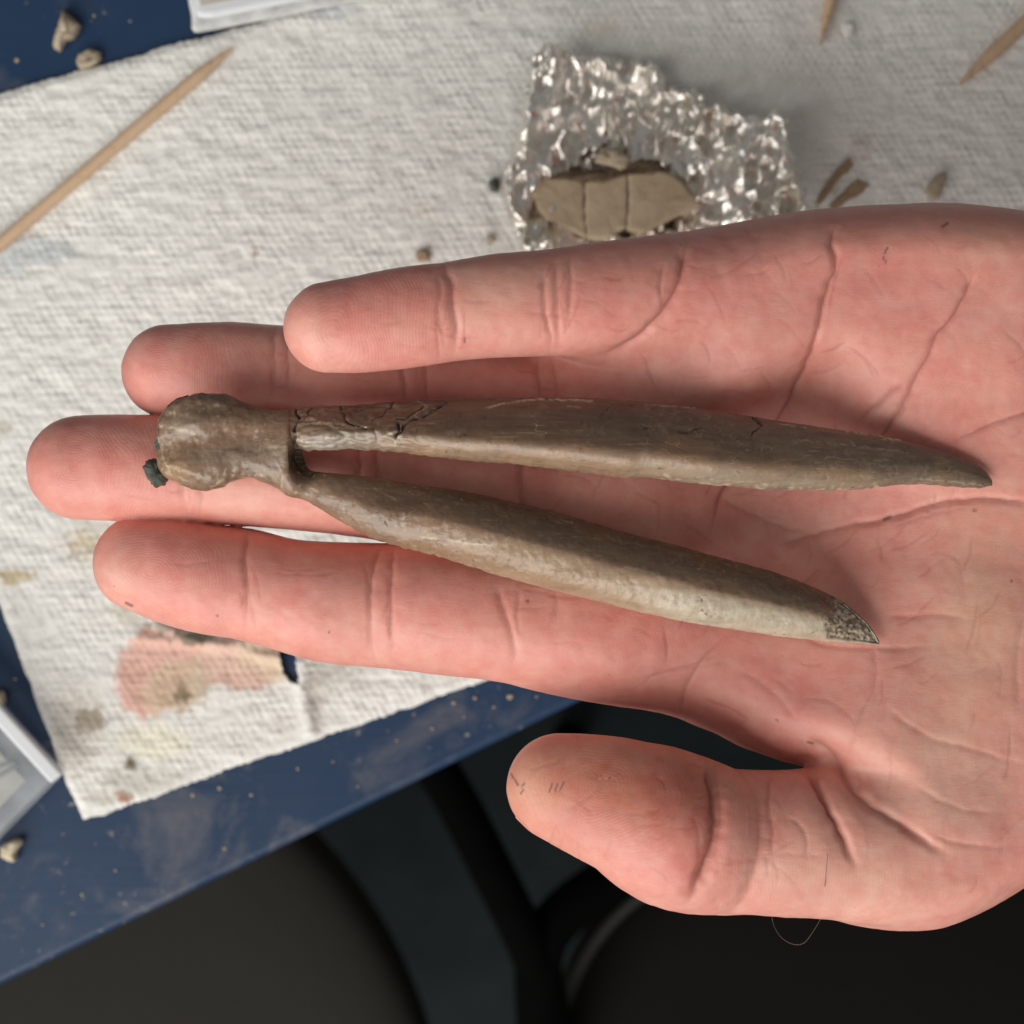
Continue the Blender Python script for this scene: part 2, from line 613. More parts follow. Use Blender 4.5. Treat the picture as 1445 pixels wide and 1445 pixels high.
c = Pz(1500, 1860, 0.45)
ch = empty('chair', (c[0], c[1], 0))
tag(ch, 'chair with near black cushion and black tube frame, below the thumb', 'chair')
k_ = 0.001 * S * (CAMD - (0.45 - ZH) * 1000) / CAMD
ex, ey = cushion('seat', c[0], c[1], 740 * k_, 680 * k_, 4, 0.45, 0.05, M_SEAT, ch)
pp = np.stack([c[0] + ex * 0.995, c[1] + ey * 0.995, np.full(len(ex), 0.442)], 1)
tube('piping', np.vstack([pp, pp[:1]])[::4], 0.0025, M_PIPE, ch, 10, 4, False)
tube('frame_tube', [Pz(560, 1010, 0.50), Pz(632, 1110, 0.50), Pz(700, 1240, 0.50), Pz(748, 1340, 0.49), Pz(772, 1420, 0.47), Pz(785, 1560, 0.44), Pz(800, 1750, 0.42)], 0.0085, M_TUBE, ch)
tube('frame_tube', [Pz(1010, 1130, 0.47), Pz(930, 1190, 0.475), Pz(860, 1240, 0.48), Pz(800, 1285, 0.485), Pz(765, 1335, 0.485), Pz(760, 1410, 0.475), Pz(770, 1560, 0.43)], 0.0095, M_TUBE, ch)
for sx in (-1, 1):
    for sy in (-1, 1):
        p0 = np.array([c[0] + sx * 0.15, c[1] + sy * 0.14, 0.41])
        p1 = np.array([c[0] + sx * 0.19, c[1] + sy * 0.18, 0.0])
        tube('leg', [p0, p1], 0.011, M_TUBE, ch)


# ------------------------------------------------------------------ paper towel
def build_towel():
    A, B, C_, D_ = [np.array(q, float) for q in ((-247, 204), (1700, -345), (1760, 585), (118, 1158))]
    nu, nv = 760, 400
    u = np.linspace(0, 1, nu)[:, None]
    v = np.linspace(0, 1, nv)[None, :]
    px = ((1 - u) * (1 - v))[..., None] * A + (u * (1 - v))[..., None] * B + (u * v)[..., None] * C_ + ((1 - u) * v)[..., None] * D_
    # slightly ragged, perforated edges
    e = np.stack([u * 60 + 0 * v, v * 30 + 0 * u, 0 * u * v], -1).reshape(-1, 3)
    px = px.reshape(-1, 2)
    q = np.stack([px[:, 0] / 46, px[:, 1] / 46, 0 * px[:, 0]], 1)
    edge = np.minimum(np.minimum(u, 1 - u) * 1950, np.minimum(v, 1 - v) * 960).ravel()
    near = np.exp(-edge / 14)
    px[:, 0] += near * pn(q * 1.3 + 3) * 6
    px[:, 1] += near * (pn(q * 1.0 + 9) * 6 + pn(q * 7) * 3.5)
    xm = (px - 722.5) * np.array([1, -1]) * S * (CAMD - TD) / CAMD
    # embossing: rows of small dimples turned with the sheet
    ang = math.radians(15.5)
    ca, sa = math.cos(ang), math.sin(ang)
    a = xm[:, 0] * ca + xm[:, 1] * sa
    b = -xm[:, 0] * sa + xm[:, 1] * ca
    wob = 0.55 * pn(np.stack([a / 4.5, b / 4.5, 0 * a], 1))
    wob2 = 0.55 * pn(np.stack([a / 4.5, b / 4.5, 0 * a + 5], 1))
    pa, pb = 2.15, 1.85
    kk = 2 * np.pi / (2.0 * 0.866)
    d1 = sum(np.cos(kk * ((a + wob) * math.cos(t_) + (b + wob2) * math.sin(t_))) for t_ in (0.26, 0.26 + math.pi / 3, 0.26 + 2 * math.pi / 3)) / 3
    amp = 0.3 + 0.9 * sstep(-0.4, 0.4, pn(np.stack([a / 11, b / 11, 0 * a + 2], 1)))
    cell = 0.5 + 1.2 * np.abs(pn(np.stack([a / 2.4, b / 2.0, 0 * a + 20], 1)))
    z = 0.42 * amp * cell * np.where(d1 > 0, -1.15 * d1 ** 1.3, -0.3 * d1)
    z += 0.55 * fbm(np.stack([a / 8, b / 5, 0 * a + 1], 1), 3)
    z += 0.34 * fbm(np.stack([a / 3.4, b / 2.2, 0 * a + 12], 1), 3)
    z += 0.16 * fbm(np.stack([a / 1.3, b / 1.3, 0 * a + 8], 1), 2)
    lift = 0.9 * (pn(np.stack([a / 45, b / 45, 0 * a + 4], 1)) + 0.5)
    # the folded, creased corner with the printed flower
    cr = np.exp(-(segdist(px, [(200, 900), (300, 905), (420, 935)]) / 9) ** 2) + np.exp(-(segdist(px, [(225, 880), (300, 910), (380, 900)]) / 8) ** 2)
    z += 1.3 * cr
    z += 0.9 * np.exp(-(segdist(px, [(435, 925), (425, 965), (440, 1030)]) / 10) ** 2)
    z = z + np.maximum(lift, 0) * 1.0 + 1.0
    z *= sstep(0, 12, edge) * 0.45 + 0.55
    # colour print and stains
    col = np.tile(np.array([0.85, 0.84, 0.80]), (len(px), 1))
    nz = fbm(np.stack([px[:, 0] / 25, px[:, 1] / 25, 0 * a], 1), 4)
    nf = fbm(np.stack([px[:, 0] / 9, px[:, 1] / 9, 0 * a + 3], 1), 3)
    warp = np.stack([px[:, 0] + 14 * pn(np.stack([px[:, 0] / 22, px[:, 1] / 22, 0 * a + 1], 1)), px[:, 1] + 14 * pn(np.stack([px[:, 0] / 22, px[:, 1] / 22, 0 * a + 6], 1))], 1)

    def paint(poly, c, s=1.0, soft=7, rough=10):
        m = s * sstep(soft, -soft, polydist(warp, poly) + rough * nf)
        col[:] = col * (1 - m[:, None]) + np.array(c) * m[:, None]

    def blot(x, y, rx, ry, c, s=1.0, rough=0.35):
        d = np.hypot((warp[:, 0] - x) / rx, (warp[:, 1] - y) / ry) + rough * nf
        m = s * sstep(1.15, 0.55, d)
        col[:] = col * (1 - m[:, None]) + np.array(c) * m[:, None]

    # warm / grey drift of the sheet
    col *= (1 + 0.08 * nz)[:, None]
    blot(60, 355, 60, 22, (0.50, 0.56, 0.60), 0.6)
    blot(15, 375, 30, 20, (0.48, 0.55, 0.60), 0.5)
    blot(465, 15, 45, 12, (0.50, 0.56, 0.64), 0.5)
    blot(20, 330, 40, 20, (0.66, 0.62, 0.56), 0.5)
    paint([(165, 960), (175, 915), (205, 885), (260, 890), (290, 905), (270, 960), (240, 1000), (200, 1012), (175, 1000)], (0.77, 0.44, 0.36), 0.9)
    paint([(275, 905), (330, 895), (380, 905), (398, 925), (390, 965), (330, 975), (285, 955)], (0.74, 0.45, 0.35), 0.8)
    paint([(330, 900), (400, 910), (415, 935), (400, 965), (345, 940)], (0.78, 0.62, 0.45), 0.7)
    paint([(235, 930), (290, 925), (300, 965), (270, 1000), (215, 1010), (195, 975)], (0.72, 0.55, 0.40), 0.8)
    blot(258, 978, 16, 14, (0.10, 0.075, 0.05), 0.95, 0.5)
    blot(258, 975, 40, 34, (0.50, 0.38, 0.25), 0.45, 0.8)
    blot(275, 900, 32, 9, (0.17, 0.15, 0.10), 0.85, 0.8)
    blot(240, 882, 40, 12, (0.32, 0.29, 0.20), 0.7, 0.8)
    blot(180, 860, 30, 26, (0.55, 0.46, 0.30), 0.4, 0.7)
    blot(120, 765, 28, 22, (0.58, 0.44, 0.24), 0.6, 0.9)
    blot(22, 812, 30, 13, (0.50, 0.38, 0.16), 0.7, 0.6)
    blot(8, 605, 14, 10, (0.45, 0.42, 0.30), 0.6, 0.7)
    blot(160, 770, 60, 60, (0.66, 0.60, 0.47), 0.3, 0.8)
    blot(130, 1015, 24, 20, (0.24, 0.18, 0.12), 0.85, 0.9)
    blot(186, 1077, 11, 10, (0.14, 0.11, 0.06), 0.95, 0.3)
    blot(166, 1092, 6, 5, (0.30, 0.24, 0.16), 0.7, 0.4)
    blot(178, 1122, 17, 11, (0.36, 0.15, 0.08), 0.9, 0.6)
    blot(220, 1045, 55, 30, (0.88, 0.84, 0.66), 0.75, 0.6)
    blot(210, 1100, 70, 24, (0.58, 0.56, 0.50), 0.6, 0.5)
    blot(145, 1125, 22, 14, (0.52, 0.48, 0.40), 0.5, 0.6)
    blot(110, 1030, 40, 70, (0.64, 0.57, 0.48), 0.45, 0.6)
    blot(470, 945, 40, 30, (0.46, 0.40, 0.34), 0.45, 0.9)
    blot(445, 985, 18, 50, (0.52, 0.46, 0.42), 0.5, 0.8)
    blot(1175, 262, 10, 30, (0.45, 0.34, 0.22), 0.3, 0.9)
    blot(1210, 215, 16, 30, (0.60, 0.52, 0.46), 0.35, 0.9)
    blot(600, 300, 22, 14, (0.66, 0.56, 0.44), 0.35, 0.9)
    blot(362, 362, 6, 5, (0.34, 0.24, 0.16), 0.8, 0.4)
    blot(850, 40, 30, 14, (0.86, 0.82, 0.70), 0.6, 0.7)
    blot(640, 215, 10, 8, (0.64, 0.58, 0.50), 0.4, 0.9)
    f = gridfaces(nu, nv)
    hole = [(396, 915), (418, 912), (420, 940), (424, 964), (412, 962), (400, 948)]
    fc = px[f].mean(1)
    f = f[~inpoly(fc, hole)]
    vv = np.stack([xm[:, 0], xm[:, 1], TD + 0.15 + z], 1)
    o = mesh_np('paper_towel', W(vv), f[:, ::-1], M_TOWEL, cols={'Col': np.clip(col, 0.01, 0.9)})
    md = o.modifiers.new('thickness', 'SOLIDIFY')
    md.thickness = 0.00012
    tag(o, 'white embossed paper towel with stains and a printed pink flower', 'paper towel')


build_towel()
TOWZ = TD + 2.2   # mean height of the towel's upper side (mm)


# ------------------------------------------------------------------ small things on the table
def chip(name, outline, z0, h, mat, label, cat, group=None, seed=1, facets=0.25, flat=False):
    """a stone chip: an uneven domed prism over an outline measured on the photograph"""
    r_ = np.random.default_rng(seed)
    ol = np.vstack([outline, outline[:1]]).astype(float)
    t5 = np.linspace(0, 1, 5, endpoint=False)[:, None]
    poly = np.vstack([0.55 * (a_ + (b_ - a_) * t5) + 0.45 * c_ for a_, b_, c_ in zip(ol[:-1], ol[1:], np.split(catmull(ol, 5)[:-1], len(ol) - 1))])
    n = len(poly)
    cen = poly.mean(0)
    poly = poly + (poly - cen) * ((0.012 if flat else 0.05) * r_.normal(size=(n, 1)))
    rings = [(0.93, 0.0), (1.0, 0.25), (0.97, 0.6), (0.84, 0.85), (0.6, 0.96), (0.3, 1.0)]
    if flat:
        rings = [(0.995, 0.0), (1.0, 0.3), (1.0, 0.93), (0.985, 0.985), (0.85, 1.0), (0.4, 1.03)]
    vs = []
    for s_, hz in rings:
        q = cen + (poly - cen) * s_
        b = np.array([P(x, y, z0) for x, y in q])
        nn = fbm(np.stack([b[:, 0] / 2.0 + seed, b[:, 1] / 2.0, np.full(n, hz * 2)], 1), 3)
        b[:, 2] = z0 + h * hz * (1 + facets * nn)
        b[:, :2] += (nn * 0.12 * h)[:, None] * (1 if hz > 0 else 0)
        vs.append(b)
    v = np.vstack(vs)
    top_c = P(cen[0], cen[1], z0 + h)
    bot_c = P(cen[0], cen[1], z0)
    f = [tuple(q) for q in gridfaces(len(rings), n, True).tolist()]
    k0 = len(v)
    top_c[2] = vs[-1][:, 2].mean()
    v = np.vstack([v, top_c[None], bot_c[None]])
    e = (len(rings) - 1) * n
    for j in range(n):
        f.append((e + j, k0, e + (j + 1) % n))
        f.append((j, (j + 1) % n, k0 + 1))
    bm = bmesh.new()
    bv = [bm.verts.new(p) for p in W(v)]
    for q in f:
        bm.faces.new([bv[i] for i in q])
    bmesh.ops.recalc_face_normals(bm, faces=bm.faces)
    me = bpy.data.meshes.new(name)
    bm.to_mesh(me)
    bm.free()
    me.polygons.foreach_set('use_smooth', np.ones(len(me.polygons), bool))
    me.materials.append(mat)
    o = bpy.data.objects.new(name, me)
    COL.objects.link(o)
    tag(o, label, cat, group)
    return o


chip('stone_chip', [(92, 17), (105, 28), (115, 42), (108, 55), (95, 60), (88, 72), (78, 70), (80, 55), (86, 35)], TD, 3.5, M_CHIP,
     'irregular tan stone chip with a pointed end on blue paint', 'stone chip', seed=3)
chip('stone_chip', [(112, 78), (130, 71), (145, 76), (143, 88), (132, 96), (115, 99), (109, 90)], TD, 2.4, M_CHIP,
     'rounded tan stone chip at the edge of the towel', 'stone chip', seed=5)
chip('stone_chip', [(2, 1192), (15, 1185), (28, 1182), (35, 1186), (26, 1200), (25, 1214), (12, 1212), (5, 1205)], TD, 3.5, M_PALE,
     'pale cream stone crumb on blue paint near the plastic box', 'stone chip', seed=8)
chip('stone_chip', [(-6, 975), (6, 975), (10, 985), (6, 995), (-6, 996)], TD, 3, M_PALE,
     'cream stone crumb between the plastic box and the towel edge', 'stone chip', seed=9)
# grit lying on the paint (about as many grains as can be told apart)
grit = [(670, 985, 5), (720, 983, 7), (785, 971, 5), (697, 998, 3), (640, 992, 4), (735, 962, 3), (757, 983, 3), (655, 1012, 2.5), (310, 1112, 5), (272, 1122, 4),
        (317, 1197, 4.5), (116, 1262, 4), (355, 1122, 3.5), (24, 85, 5), (133, 22, 3), (184, 30, 2.5), (118, 1050, 3), (22, 958, 3), (163, 1228, 3), (610, 1028, 3), (560, 1045, 2.5),
        (420, 1085, 3), (470, 1075, 2.5), (505, 1110, 2.2), (60, 1305, 2.6)]
for k, (x, y, r) in enumerate(grit):
    r *= 0.75
    pts = np.array([(x + r * math.cos(a) * random.uniform(.7, 1.1), y + r * math.sin(a) * random.uniform(.6, 1.0)) for a in np.linspace(0, 2 * math.pi, 6, endpoint=False)])
    chip('grit_grain', pts, TD, r * 0.09, M_CHIP, 'tiny cream grain of grit lying on the blue paint', 'grit', 'grit grains scattered on the blue table', seed=20 + k)

# shavings and crumbs on the towel
chip('wood_shaving', [(1151, 285), (1160, 268), (1180, 240), (1190, 231), (1197, 222), (1204, 233), (1195, 243), (1184, 252), (1165, 280), (1155, 290)], TOWZ - 0.4, 0.4, M_BROWN,
     'thin brown flake, longer one of the pair beside the foil', 'flake', seed=51, facets=0.8)
chip('wood_shaving', [(1168, 292), (1180, 280), (1198, 262), (1212, 252), (1224, 262), (1215, 275), (1196, 283), (1180, 297)], TOWZ - 0.4, 0.4, M_BROWN,
     'short broad dark brown flake against the hand edge', 'flake', seed=52, facets=0.8)
chip('stone_chip', [(1308, 262), (1318, 250), (1332, 244), (1336, 254), (1328, 268), (1322, 283), (1310, 280), (1306, 272)], TOWZ - 0.3, 1.6, M_CHIP,
     'small tan chip alone on the towel above the little finger edge', 'stone chip', seed=53)
chip('stone_chip', [(586, 358), (595, 352), (606, 356), (606, 368), (590, 370)], TOWZ - 0.3, 1.8, M_BROWN,
     'dark brown crumb on the towel at the little finger', 'crumb', seed=54)
chip('stone_chip', [(685, 335), (694, 333), (698, 340), (690, 345)], TOWZ - 0.3, 1.2, M_CHIP,
     'tiny orange tan crumb on the towel beside the foil corner', 'crumb', seed=55)
chip('stone_chip', [(689, 258), (699, 252), (706, 260), (702, 272), (692, 270)], TOWZ - 0.3, 2.2, M_DARKST,
     'small dark stone touching the left foil edge', 'stone chip', seed=56)
chip('paper_fluff', [(1186, 35), (1196, 32), (1204, 38), (1202, 50), (1192, 53), (1188, 46)], TOWZ - 0.2, 1.4, mat_plain('white_fluff', (0.82, 0.80, 0.74), 0.95, 0.1),
     'small white fluff on the towel beside a toothpick tip', 'fluff', seed=57)


# toothpicks: a tapered round stick laid on the towel
def toothpick(p0, p1, rad, label, taper=(0.25, 0.75)):
    a, b = P(*p0), P(*p1)
    L = np.linalg.norm(b - a)
    n, seg = 60, 18
    t_ = np.linspace(0, 1, n)
    r = rad * np.minimum(1, np.minimum(0.22 + t_ * L / 13, 0.22 + (1 - t_) * L / 13))
    an = np.linspace(0, 2 * np.pi, seg, endpoint=False)
    v = np.stack([np.repeat(t_[:, None] * L, seg, 1), r[:, None] * np.cos(an), r[:, None] * np.sin(an)], -1)
    v[..., 1:] *= (1 + 0.05 * pn(np.stack([v[..., 0].ravel() / 4, v[..., 1].ravel(), v[..., 2].ravel()], 1)).reshape(n, seg))[..., None]
    o = mesh_np('toothpick', v.reshape(-1, 3) * 0.001, gridfaces(n, seg, True), M_PICK)
    d = Vector((b - a) / L)
    o.rotation_euler = d.to_track_quat('X', 'Z').to_euler()
    o.location = W(a)
    tag(o, label, 'toothpick')
    return o


zt = TOWZ + 0.8
toothpick((328, 67, zt), (-60, 395, zt), 1.5, 'long wooden toothpick lying across the towel corner')
toothpick((1158, 62, zt), (1215, -190, zt), 1.5, 'wooden toothpick with its tip beside the white fluff')
toothpick((1355, 118, zt), (1560, -75, zt), 1.7, 'wooden toothpick pointing down to the hand heel from the towel')


# crumpled foil
def build_foil():
    nu, nv = 250, 175
    X, Y = np.meshgrid(np.linspace(685, 1140, nu), np.linspace(50, 385, nv), indexing='ij')
    px = np.stack([X.ravel(), Y.ravel()], 1)
    z0 = np.zeros(len(px))
    n1 = fbm(np.stack([px[:, 0] / 26, px[:, 1] / 26, z0], 1), 3)
    outline = [(752, 88), (765, 72), (790, 66), (815, 78), (860, 82), (900, 84), (928, 92), (940, 120), (975, 128), (1000, 150), (1035, 158), (1060, 170), (1090, 163), (1106, 178), (1108, 205),
               (1120, 235), (1128, 280), (1130, 385), (745, 385), (732, 330), (712, 300), (706, 262), (718, 225), (735, 180), (740, 130)]
    q = px + np.stack([9 * pn(np.stack([px[:, 0] / 13, px[:, 1] / 13, z0 + 1], 1)), 9 * pn(np.stack([px[:, 0] / 13, px[:, 1] / 13, z0 + 7], 1))], 1)
    d = polydist(q, outline)
    # long folds on the left, tight crumples on the right, a raised rim
    right = sstep(870, 980, px[:, 0] + 0.25 * px[:, 1])
    w1 = px[:, 0] + 10 * pn(np.stack([px[:, 0] / 40, px[:, 1] / 40, z0 + 3], 1))
    ridge = lambda v: 1 - np.abs(v) * 2.2
    rf = np.random.default_rng(11)
    z = np.full(len(px), 2.0)
    tri = lambda u_: 2 * np.abs(u_ - np.floor(u_ + 0.5)) - 0.5
    wq = px + np.stack([16 * pn(np.stack([px[:, 0] / 60, px[:, 1] / 60, z0 + 3], 1)), 16 * pn(np.stack([px[:, 0] / 60, px[:, 1] / 60, z0 + 13], 1))], 1)
    for k_ in range(22):
        L_ = [95, 80, 62, 50, 44, 38, 33, 30, 27, 24, 22, 20, 18, 17, 15, 14, 13, 12, 30, 24, 40, 18][k_]
        an = rf.normal() * 0.30 if k_ % 4 else rf.uniform(0, math.pi)
        u_ = (wq[:, 0] * math.cos(an) + wq[:, 1] * math.sin(an)) / L_ + rf.uniform()
        u_ = u_ + 0.35 * pn(np.stack([px[:, 0] / (1.6 * L_), px[:, 1] / (1.6 * L_), z0 + 40 + k_], 1))
        mk = sstep(-0.12, 0.18, pn(np.stack([px[:, 0] / 55, px[:, 1] / 55, z0 + 80 + k_], 1)))
        z += tri(u_) * L_ * 0.171 * (0.24 if L_ > 19 else 0.15) * mk * (1 + 0.5 * right)
    z += 6.0 * sstep(860, 725, px[:, 0]) + 9.0 * sstep(880, 1130, px[:, 0])
    # crease facets of the foil are flat between ridges: quantise a little
    rim = sstep(-26, -2, d)
    z += 1.6 * rim + 1.5 * sstep(150, 80, px[:, 1])
    hollow = np.exp(-(((px[:, 0] - 865) / 120) ** 2 + ((px[:, 1] - 285) / 50) ** 2) ** 2)
    z = z - 2.4 * hollow
    z *= 0.7 + 0.3 * sstep(0, -12, d)
    f = gridfaces(nu, nv)
    f = f[(d[f].max(1) < 0)]
    used = np.unique(f)
    mp = -np.ones(len(px), int)
    mp[used] = np.arange(len(used))
    zz = TOWZ + np.maximum(z, 0.05)
    k = S * (CAMD - TOWZ - 3) / CAMD
    v = np.stack([(px[:, 0] - 722.5) * k, (722.5 - px[:, 1]) * k, zz], 1)[used]
    # sideways crumple so ridges lean
    jx = 0.8 * pn(v / 2.6)
    v[:, 0] += jx
    v[:, 1] += 0.8 * pn(v / 2.6 + 11)
    o = mesh_np('foil_sheet', W(v), mp[f][:, ::-1], M_FOIL)
    o.data.polygons.foreach_set('use_smooth', np.ones(len(o.data.polygons), bool))
    md = o.modifiers.new('thickness', 'SOLIDIFY')
    md.thickness = 0.00008
    tag(o, 'crumpled piece of silver foil cradling bone fragments', 'foil')


build_foil()
zf = TOWZ + 2.3
chip('bone_fragment', [(752, 275), (756, 262), (775, 250), (800, 252), (824, 256), (823, 300), (827, 337), (800, 325), (770, 312), (757, 295)], zf, 3.6, M_SHARD,
     'tan bone fragment on foil, rounded end piece of the cracked three', 'bone fragment', seed=61, facets=0.10, flat=True)
chip('bone_fragment', [(826, 256), (850, 252), (882, 246), (884, 285), (881, 324), (868, 330), (858, 340), (829, 338), (825, 300)], zf, 3.8, M_SHARD,
     'tan bone fragment on foil, middle piece of the cracked three', 'bone fragment', seed=62, facets=0.10, flat=True)
chip('bone_fragment', [(885, 246), (920, 238), (955, 255), (990, 290), (960, 305), (925, 322), (905, 332), (884, 326), (886, 285)], zf, 3.8, M_SHARD,
     'tan bone fragment on foil, pointed end piece of the cracked three', 'bone fragment', seed=63, facets=0.10, flat=True)
chip('sediment_crust', [(762, 256), (790, 243), (815, 246), (845, 240), (880, 238), (905, 226), (930, 228), (950, 240), (930, 250), (905, 248), (880, 253), (850, 262), (815, 262), (785, 258)], zf + 1.5, 2.9,
     mat_stone('dark_sediment', (0.09, 0.065, 0.04), (0.22, 0.16, 0.10), 500), 'dark brown sediment crust along the upper edge of the cracked bone', 'sediment', seed=66, facets=0.5)
chip('pebble', [(838, 222), (850, 212), (870, 211), (888, 222), (890, 235), (876, 245), (858, 238), (842, 232)], zf + 1.5, 4.0, M_CHIP,
     'small flat tan pebble on foil above the cracked bone fragments', 'pebble', seed=64, facets=0.15)


# ------------------------------------------------------------------ plastic boxes
def px_poly(pts, z):
    return [P(x, y, z)[:2] for x, y in pts]


# box with a card inside, at the left edge
corner = np.array([88, 1092.0])
d1 = np.array([-88, -96.0]); d1 /= np.linalg.norm(d1)
d2 = np.array([-88, 90.0]); d2 /= np.linalg.norm(d2)
zb = TD + 14
bx = empty('plastic_box', tuple(W(P(20, 1092, TD))))
tag(bx, 'clear plastic box with white rim and card inside on blue table', 'box')
L1, L2 = 330, 300


def box_poly(o1, o2):
    a = corner + d1 * o2 + d2 * o1
    return [a, a + d1 * (L1 - 2 * o2), a + d1 * (L1 - 2 * o2) + d2 * (L2 - 2 * o1), a + d2 * (L2 - 2 * o1)]


o = slab('box_base', px_poly(box_poly(0, 0), TD + 4), (ZH * 1000 + TD + 4) * 0.001, 0.0038, M_CLEAR, 0.0012, bx)
o = slab('lid', px_poly(box_poly(6, 6), TD + 10), (ZH * 1000 + TD + 10) * 0.001, 0.0042, M_CLEAR, 0.0012, bx)
ca_ = corner + d1 * 2 + d2 * 6
slab('rim', px_poly([corner + d2 * 1, corner + d2 * 22 + d1 * 2, corner + d2 * 22 + d1 * L1, corner + d2 * 1 + d1 * L1], TD + 11), (ZH * 1000 + TD + 10.8) * 0.001, 0.0016, M_RIM, 0.0006, bx)
slab('card', px_poly([corner + d1 * 30 + d2 * 45, corner + d1 * 300 + d2 * 45, corner + d1 * 300 + d2 * 260, corner + d1 * 30 + d2 * 260], TD + 5), (ZH * 1000 + TD + 5.4) * 0.001, 0.0006, M_CARD, 0, bx)
cc = corner + d1 * 36 + d2 * 82
a = np.linspace(0, 2 * np.pi, 25)
ring = np.array([P(-4 + 26 * math.cos(t_) * 1.0 - 8 * math.sin(t_), 1090 + 10 * math.sin(t_) - 10 * math.cos(t_), TD + 5.6) for t_ in a])
tube('printed_letter', W(ring), 0.0005, M_PRINT, bx, 8, 2, False)

# box at the top edge
zb = TD + 9
b2 = empty('plastic_case', tuple(W(P(370, -40, TD))))
tag(b2, 'milky translucent plastic case overlapping the upper towel edge', 'case')
q = [(264, -2), (270, 25), (268, 44), (300, 39), (480, 3), (620, -25), (600, -140), (300, -120), (262, -60)]
slab('case_body', px_poly(q, TD + 6), (ZH * 1000 + TD + 6.5) * 0.001, 0.004, M_MILKY, 0.0015, b2)
q = [(272, -5), (276, 22), (300, 22), (480, -14), (600, -38), (580, -120), (300, -100), (270, -55)]
slab('case_lid', px_poly(q, TD + 10), (ZH * 1000 + TD + 9.5) * 0.001, 0.0028, M_RIM, 0.0012, b2)
slab('printed_strip', px_poly([(278, -8), (284, 8), (345, -3), (420, -16), (410, -40), (282, -30)], TD + 9.6), (ZH * 1000 + TD + 9.7) * 0.001, 0.0003, M_CARD, 0, b2)


# ------------------------------------------------------------------ the hand
FING = {
    # px, py, z(mm), radius(px)
    'index': [(200, 795, -3, 68), (245, 806, -2.5, 75), (300, 818, -2, 78), (345, 824, -2.2, 78.5), (400, 838, -1.5, 79), (460, 849, -1.5, 85), (535, 854, -2, 88), (600, 858, -1.5, 91), (680, 866, -2, 92), (760, 876, -3, 93), (860, 890, -5, 92), (980, 900, -9, 80)],
    'middle': [(112, 660, -3.5, 73), (160, 660, -3, 75), (215, 661, -3, 75), (270, 664, -3.2, 74), (340, 667, -2.6, 75), (430, 674, -2.6, 75.5), (520, 683, -3, 77), (620, 695, -2.6, 82), (720, 706, -3, 84), (830, 718, -5, 86), (960, 730, -9, 80)],
    'ring': [(238, 524, -5, 66), (290, 524, -4.6, 69), (340, 525, -4.6, 70), (390, 528, -5, 69), (470, 536, -4.4, 72), (560, 545, -4.8, 73), (660, 556, -4.4, 76), (760, 566, -4.6, 78), (860, 578, -5.5, 80), (980, 595, -9, 78)],
    'pinky': [(464, 462, 13, 64), (510, 458, 13, 68), (570, 449, 12.4, 71), (635, 440, 11.4, 70), (700, 432, 10.6, 73), (770, 428, 9, 75), (830, 424, 7.4, 79), (900, 420, 4.5, 84), (980, 418, 0.5, 86), (1080, 425, -6, 80)],
    'thumb': [(790, 1110, 9, 75), (825, 1120, 10, 84), (866, 1133, 11.2, 93), (895, 1143, 11.6, 97), (928, 1159, 11.4, 107), (968, 1176, 9.6, 111), (1012, 1186, 5.4, 104), (1060, 1188, 5.5, 101), (1130, 1190, 4.5, 104), (1220, 1185, 2, 110), (1320, 1150, -2, 120)],
}
FN = list(FING)
SQ = {'index': 1.08, 'middle': 1.06, 'ring': 1.06, 'pinky': 1.10, 'thumb': 1.22}
KS = {'index': 4.5, 'middle': 4.5, 'ring': 4.0, 'pinky': 4.0, 'thumb': 2.6}
CHAIN = {}
for n_, pts in FING.items():
    a = np.array([np.append(P(x, y, z), r * S * (CAMD - z) / CAMD) for x, y, z, r in pts])
    CHAIN[n_] = catmull(a, 4)

ZC = -12.0
outline = [(700, 480), (830, 380), (960, 337), (1080, 309), (1180, 298), (1300, 292), (1400, 298), (1500, 318), (1640, 352), (1800, 372), (2020, 372), (2020, 1120), (1800, 1110), (1640, 1130), (1530, 1172),
           (1445, 1230), (1380, 1270), (1325, 1294), (1280, 1302), (1220, 1300), (1150, 1280), (1130, 1230), (1170, 1165), (1195, 1122), (1150, 1088), (1090, 1068), (1040, 1050), (1000, 1030), (930, 1004), (830, 984), (740, 958), (700, 900), (730, 800), (740, 640), (760, 560)]
outline = np.array([P(x, y, ZC)[:2] for x, y in outline])
outline = catmull(np.vstack([outline, outline[:1]]), 4)[:-1]
H2 = 0.8
gx = np.arange(-100, 175, H2)
gy = np.arange(-90, 70, H2)
GX, GY = np.meshgrid(gx, gy, indexing='ij')
g2 = np.stack([GX.ravel(), GY.ravel()], 1)
D2 = polydist(g2, outline).reshape(GX.shape)
